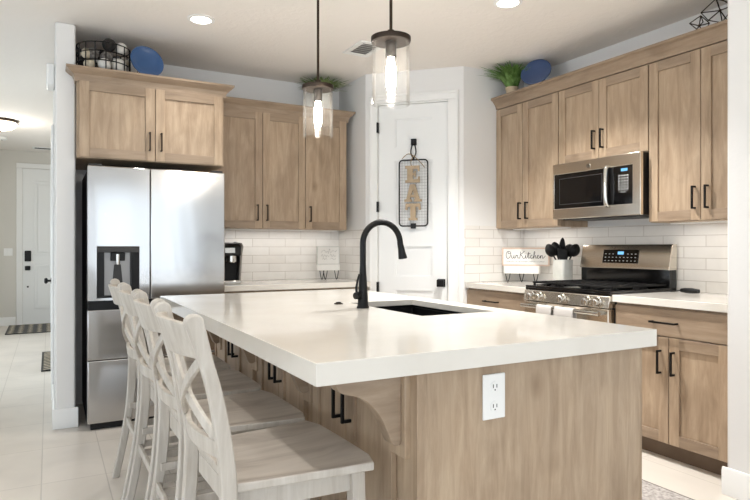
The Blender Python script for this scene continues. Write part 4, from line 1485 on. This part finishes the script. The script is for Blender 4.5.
# ---------------------------------------------------------------- EAT rack on the pantry door
ea = thing('wire_wall_decor', 'black wire rack with tan letters spelling EAT hung on the pantry door', 'wall decor', PO, PD)
yS = 0.002
ax0, ax1, az0, az1 = 0.305, 0.555, 1.405, 1.972
def rr_path(x0, x1, z0, z1, r_, y):
    pts = []
    for (cx, cz, a0) in ((x1 - r_, z1 - r_, 0), (x0 + r_, z1 - r_, 90), (x0 + r_, z0 + r_, 180), (x1 - r_, z0 + r_, 270)):
        for k in range(5):
            a = R(a0 + 90 * k / 4); pts.append((cx + r_ * math.cos(a), y, cz + r_ * math.sin(a)))
    return pts
MB().tube(rr_path(ax0, ax1, az0, az1, 0.03, yS), 0.006, 8, closed=True).build('frame', 'black_metal', ea)
mb = MB()
for k in range(1, 10): x = ax0 + (ax1 - ax0) * k / 10; mb.tube([(x, yS, az0), (x, yS, az1)], 0.0010, 5)
for k in range(1, 23): z = az0 + (az1 - az0) * k / 23; mb.tube([(ax0, yS, z), (ax1, yS, z)], 0.0010, 5)
mb.build('wire_mesh', 'grey_metal', ea)
cxm = (ax0 + ax1) / 2
E_ = [(0, 0), (0.94, 0), (0.94, 0.36), (0.84, 0.36), (0.80, 0.2), (0.48, 0.2), (0.48, 0.43), (0.58, 0.43), (0.60, 0.34), (0.68, 0.34), (0.68, 0.68), (0.60, 0.68), (0.58, 0.59), (0.48, 0.59), (0.48, 0.82),
      (0.78, 0.82), (0.82, 0.68), (0.92, 0.68), (0.92, 1.0), (0, 1.0), (0, 0.84), (0.12, 0.84), (0.12, 0.16), (0, 0.16)]
T_ = [(0.22, 0), (0.78, 0), (0.78, 0.15), (0.67, 0.15), (0.67, 0.80), (0.84, 0.80), (0.88, 0.62), (1.0, 0.62), (0.98, 1.0), (0.02, 1.0), (0, 0.62), (0.12, 0.62), (0.16, 0.80), (0.33, 0.80), (0.33, 0.15), (0.22, 0.15)]
A_o = [(-0.06, 0), (0.40, 0), (0.40, 0.14), (0.32, 0.14), (0.36, 0.27), (0.66, 0.27), (0.70, 0.14), (0.62, 0.14), (0.62, 0), (1.06, 0), (1.06, 0.14), (0.97, 0.14), (0.66, 1.0), (0.28, 1.0), (0.28, 0.87), (0.36, 0.87), (0.04, 0.14), (-0.06, 0.14)]
def letter(poly, x0, z0, w, h_, hole=None):
    mb = MB()
    mb.prism([(x0 + p[0] * w, z0 + p[1] * h_) for p in poly], yS - 0.020, yS - 0.006, 'y')
    return mb
lw = 0.135
letter(E_, cxm - lw / 2, 1.775, lw, 0.145).build('letter', 'gold_wood', ea)
# A with its counter left open: two legs, cap, bar and feet
mb = MB()
def AP(pts): mb.prism([(cxm - lw / 2 + p[0] * lw, 1.612 + p[1] * 0.15) for p in pts], yS - 0.020, yS - 0.006, 'y')
AP([(0.06, 0.12), (0.30, 0.12), (0.54, 0.80), (0.50, 1.0), (0.30, 1.0)])
AP([(0.94, 0.12), (0.64, 0.12), (0.46, 0.80), (0.50, 1.0), (0.64, 1.0)])
AP([(0.30, 0.26), (0.70, 0.26), (0.66, 0.40), (0.34, 0.40)])
AP([(-0.06, 0), (0.42, 0), (0.42, 0.14), (-0.06, 0.14)])
AP([(0.56, 0), (1.06, 0), (1.06, 0.14), (0.56, 0.14)])
mb.build('letter', 'gold_wood', ea, smooth=False)
letter(T_, cxm - lw / 2, 1.452, lw, 0.145).build('letter', 'gold_wood', ea)
MB().tube(spline([(cxm + 0.010, yS, az1), (cxm - 0.022, yS - 0.002, 2.03), (cxm - 0.012, yS, 2.10), (cxm, yS, 2.12), (cxm + 0.012, yS, 2.10), (cxm + 0.022, yS - 0.002, 2.03), (cxm - 0.010, yS, az1)], 5), 0.0055, 8).build('hanger', 'black_metal', ea)
mb = MB().tube(spline([(cxm - 0.10, yS - 0.008, az1 + 0.01), (cxm - 0.05, yS - 0.01, az1 + 0.05), (cxm, yS - 0.012, az1 + 0.035), (cxm + 0.06, yS - 0.01, az1 - 0.02), (cxm + 0.10, yS - 0.01, az1 - 0.07)], 5), 0.003, 6)
mb.tube(spline([(cxm, yS - 0.012, az1 + 0.035), (cxm - 0.02, yS - 0.014, az1 - 0.02), (cxm - 0.01, yS - 0.014, az1 - 0.06)], 5), 0.003, 6)
mb.build('twine_bow', 'twine', ea)
MB().box(cxm - 0.022, cxm + 0.022, yS - 0.012, yS + 0.008, az0 - 0.022, az0 + 0.022).build('clip', 'matte_black', ea, bevel=0.003)
hk = thing('adhesive_hook', 'small black hook near the top of the pantry door', 'hook', PO, PD)
MB().box(cxm - 0.024, cxm + 0.024, 0.006, 0.0295, 2.10, 2.155).build('plate', 'matte_black', hk, bevel=0.003)
MB().tube([(cxm, 0.008, 2.125), (cxm, -0.006, 2.112), (cxm, -0.010, 2.115), (cxm, -0.012, 2.128)], 0.004, 8).build('prong', 'matte_black', hk)

# ---------------------------------------------------------------- things on top of the cabinets
ZT = 2.4255
bk = thing('wire_basket', 'round black wire basket of balls on the cabinet above the refrigerator', 'basket', (0.345, 4.615, ZT))
def circ(r_, z, n=36): return [(r_ * math.cos(2 * math.pi * i / n), r_ * math.sin(2 * math.pi * i / n), z) for i in range(n)]
BRd, BH = 0.172, 0.19
mb = MB()
for z in (0.005, 0.005 + BH * 0.33, 0.005 + BH * 0.66, BH): mb.tube(circ(BRd, z), 0.0042, 7, closed=True)
for k in range(16):
    a = 2 * math.pi * k / 16
    mb.tube([(BRd * math.cos(a), BRd * math.sin(a), 0.005), (BRd * math.cos(a), BRd * math.sin(a), BH)], 0.0042, 7)
for k in range(-3, 4):
    y = k * 0.045
    xx = math.sqrt(BRd ** 2 - y * y)
    mb.tube([(-xx, y, 0.005), (xx, y, 0.005)], 0.0035, 6)
mb.build('wire_cage', 'black_metal', bk)
balls = [
    ('ball_cream', -0.096, -0.080, 0.050, 0.038, 'small cream ball low at the left of the wire basket'),
    ('ball_black', -0.118, 0.02, 0.092, 0.045, 'black woven ball at the far left of the wire basket'),
    ('ball_white', -0.005, -0.118, 0.052, 0.042, 'bright white ball low at the front of the wire basket'),
    ('ball_grey', 0.013, -0.045, 0.122, 0.042, 'grey twig ball in the middle of the wire basket'),
    ('ball_white', 0.090, -0.070, 0.068, 0.050, 'large chalk white ball at the right of the wire basket'),
    ('ball_black', 0.028, -0.065, 0.206, 0.045, 'black twig ball rising above the basket rim'),
    ('ball_white', 0.110, -0.040, 0.200, 0.040, 'small white ball rising above the right basket rim'),
    ('ball_grey', -0.072, -0.050, 0.134, 0.040, 'dark grey woven ball behind the left basket bars'),
    ('ball_cream', -0.115, -0.055, 0.128, 0.034, 'small cream ball high at the left of the basket'),
    ('ball_black', -0.01, 0.06, 0.058, 0.05, 'black ball at the back of the wire basket'),
    ('ball_grey', 0.088, 0.070, 0.060, 0.044, 'grey ball at the back right of the wire basket'),
    ('ball_black', -0.050, -0.018, 0.052, 0.034, 'black ball between the two low pale balls'),
    ('ball_cream', 0.140, 0.015, 0.120, 0.026, 'little cream ball against the right basket bars'),
    ('ball_black', 0.0, 0.045, 0.152, 0.042, 'black ball filling the middle of the wire basket'),
]
for mt, bx, by, bz, br, lb in balls:
    o = MB().sphere((0, 0, 0), br, 20, 14).build('decorative_ball', mt, None)
    o.location = (0.345 + bx, 4.615 + by, ZT + max(bz, br + 0.009))
    tag(o, lb, 'ball', 'balls in the wire basket')


def round_plate(name, label, loc, rz, lean, r_, m):
    t = thing(name, label, 'plate', loc, rz)
    mb = MB().lathe([(0.001, 0.006), (r_ * 0.66, 0.006), (r_ * 0.72, 0.010), (r_ * 0.97, 0.018), (r_, 0.016), (r_ * 0.99, 0.008), (r_ * 0.72, -0.003), (r_ * 0.66, -0.010), (0.001, -0.010)], 48, cap0=False, cap1=False)
    mb.mat(Matrix.Translation((0, 0, r_ * math.cos(lean) + 0.006)) @ Matrix.Rotation(R(90) - lean, 4, 'X'))
    mb.build('dish', m, t)
    return t


def easel(label, loc, rz, lean):
    t = thing('plate_easel', label, 'plate stand', loc, rz)
    mb = MB()
    for s in (-0.045, 0.045):
        mb.tube([(s, -0.028, 0.018), (s, -0.028, 0.004), (s, 0.02, 0.004), (s * 0.5, 0.02 + 0.13 * math.sin(lean) , 0.13)], 0.003, 7)
        mb.tube([(s * 0.5, 0.02 + 0.13 * math.sin(lean), 0.13), (s, 0.11, 0.004)], 0.003, 7)
    mb.build('wire_frame', 'black_metal', t)
    return t
round_plate('decorative_plate', 'bright blue round plate leaning beside the basket above the refrigerator', (0.620, 4.55, ZT + 0.003), R(12), R(16), 0.118, 'blue_glaze')
easel('thin black easel behind the bright blue plate', (0.620, 4.57, ZT), R(12), R(16))
ZR = 2.5025
round_plate('decorative_plate', 'slate blue round plate leaning beside grass on the right wall cabinets', (3.44, 3.595, ZR + 0.003), RW + R(30), R(25), 0.122, 'navy_glaze')
easel('thin black easel behind the slate blue plate', (3.462, 3.602, ZR), RW + R(30), R(25))


def grass(label, loc, mat_leaf, mat_pot, pot_r, pot_h, n, spread, hgt, seed, name='grass_plant', lim=2.72, bias=(0, 0), wall_y=99, bw=1.0):
    rnd = random.Random(seed)
    t = thing(name, label, 'plant', loc)
    MB().lathe([(pot_r * 0.78, 0), (pot_r * 0.8, 0.003), (pot_r, pot_h - 0.012), (pot_r * 1.06, pot_h - 0.01), (pot_r * 1.06, pot_h), (pot_r * 0.9, pot_h), (pot_r * 0.86, pot_h - 0.02)], 28, cap1=True).build('pot', mat_pot, t)
    mb = MB()
    for i in range(n):
        a = rnd.uniform(0, 2 * math.pi)
        out = spread * rnd.uniform(0.15, 1.0)
        hh = hgt * rnd.uniform(0.65, 1.0) * (1.0 - 0.35 * out / spread)
        b0 = Vector((rnd.uniform(-1, 1) * pot_r * 0.6, rnd.uniform(-1, 1) * pot_r * 0.6, pot_h - 0.012))
        dirv = Vector((math.cos(a) + bias[0], math.sin(a) + bias[1], 0))
        tip = b0 + dirv * out + Vector((0, 0, hh))
        zmax = lim - loc[2]
        tip.z = min(tip.z, zmax)
        if loc[1] + tip.y > wall_y: tip.y = wall_y - loc[1]
        midp = b0 + dirv * out * 0.35 + Vector((0, 0, hh * 0.72))
        midp.z = min(midp.z, zmax)
        w = rnd.uniform(0.0035, 0.006) * bw
        sd_ = Vector((-dirv.y, dirv.x, 0)).normalized()
        pts = spline([b0, midp, tip], 4)
        L = []
        for k, p in enumerate(pts):
            ww = w * (1 - (k / (len(pts) - 1)) ** 2 * 0.92)
            L.append((mb.bm.verts.new(p - sd_ * ww), mb.bm.verts.new(p + sd_ * ww)))
        for p, q in zip(L, L[1:]): mb._f([p[0], p[1], q[1], q[0]], 0)
    mb.build('foliage', mat_leaf, t)
    return t
grass('green grass plant in a tan pot on the right wall cabinets', (3.42, 3.86, ZR), 'leaf', 'terracotta', 0.052, 0.06, 300, 0.25, 0.23, 5, lim=2.735, bias=(-0.24, 0.0), wall_y=4.035, bw=2.0)
grass('spiky sage grass in a grey vase on the back wall cabinet', (2.16, 4.95, 2.446), 'leaf_grey', 'ceramic', 0.095, 0.165, 320, 0.27, 0.14, 9, lim=2.732, bw=2.0)

# geometric wire sculpture on the crown by the wall end
gs = thing('wire_sculpture', 'black geometric wire sculpture on the right cabinets by the wall end', 'sculpture', (3.46, 2.12, ZR))
mb = MB()
def jack(c, r_, n, seed, mb):
    rnd = random.Random(seed)
    P_ = []
    for i in range(n):
        z = 1 - 2 * (i + 0.5) / n
        a = i * 2.39996 + seed
        q = math.sqrt(1 - z * z)
        P_.append(Vector((c[0] + r_ * q * math.cos(a), c[1] + r_ * q * math.sin(a), c[2] + r_ * z)))
    C0 = Vector(c)
    for p in P_: mb.tube([C0, p], 0.0034, 6)
    for i in range(n):
        ds = sorted(range(n), key=lambda j: (P_[j] - P_[i]).length)[1:3]
        for j in ds: mb.tube([P_[i], P_[j]], 0.003, 6)
    mb.sphere(c, 0.009, 10, 8)
jack((0.0, -0.01, 0.108), 0.102, 8, 1, mb)
jack((0.01, 0.125, 0.064), 0.058, 7, 4, mb)
mb.build('wire_frame', 'bronze', gs)
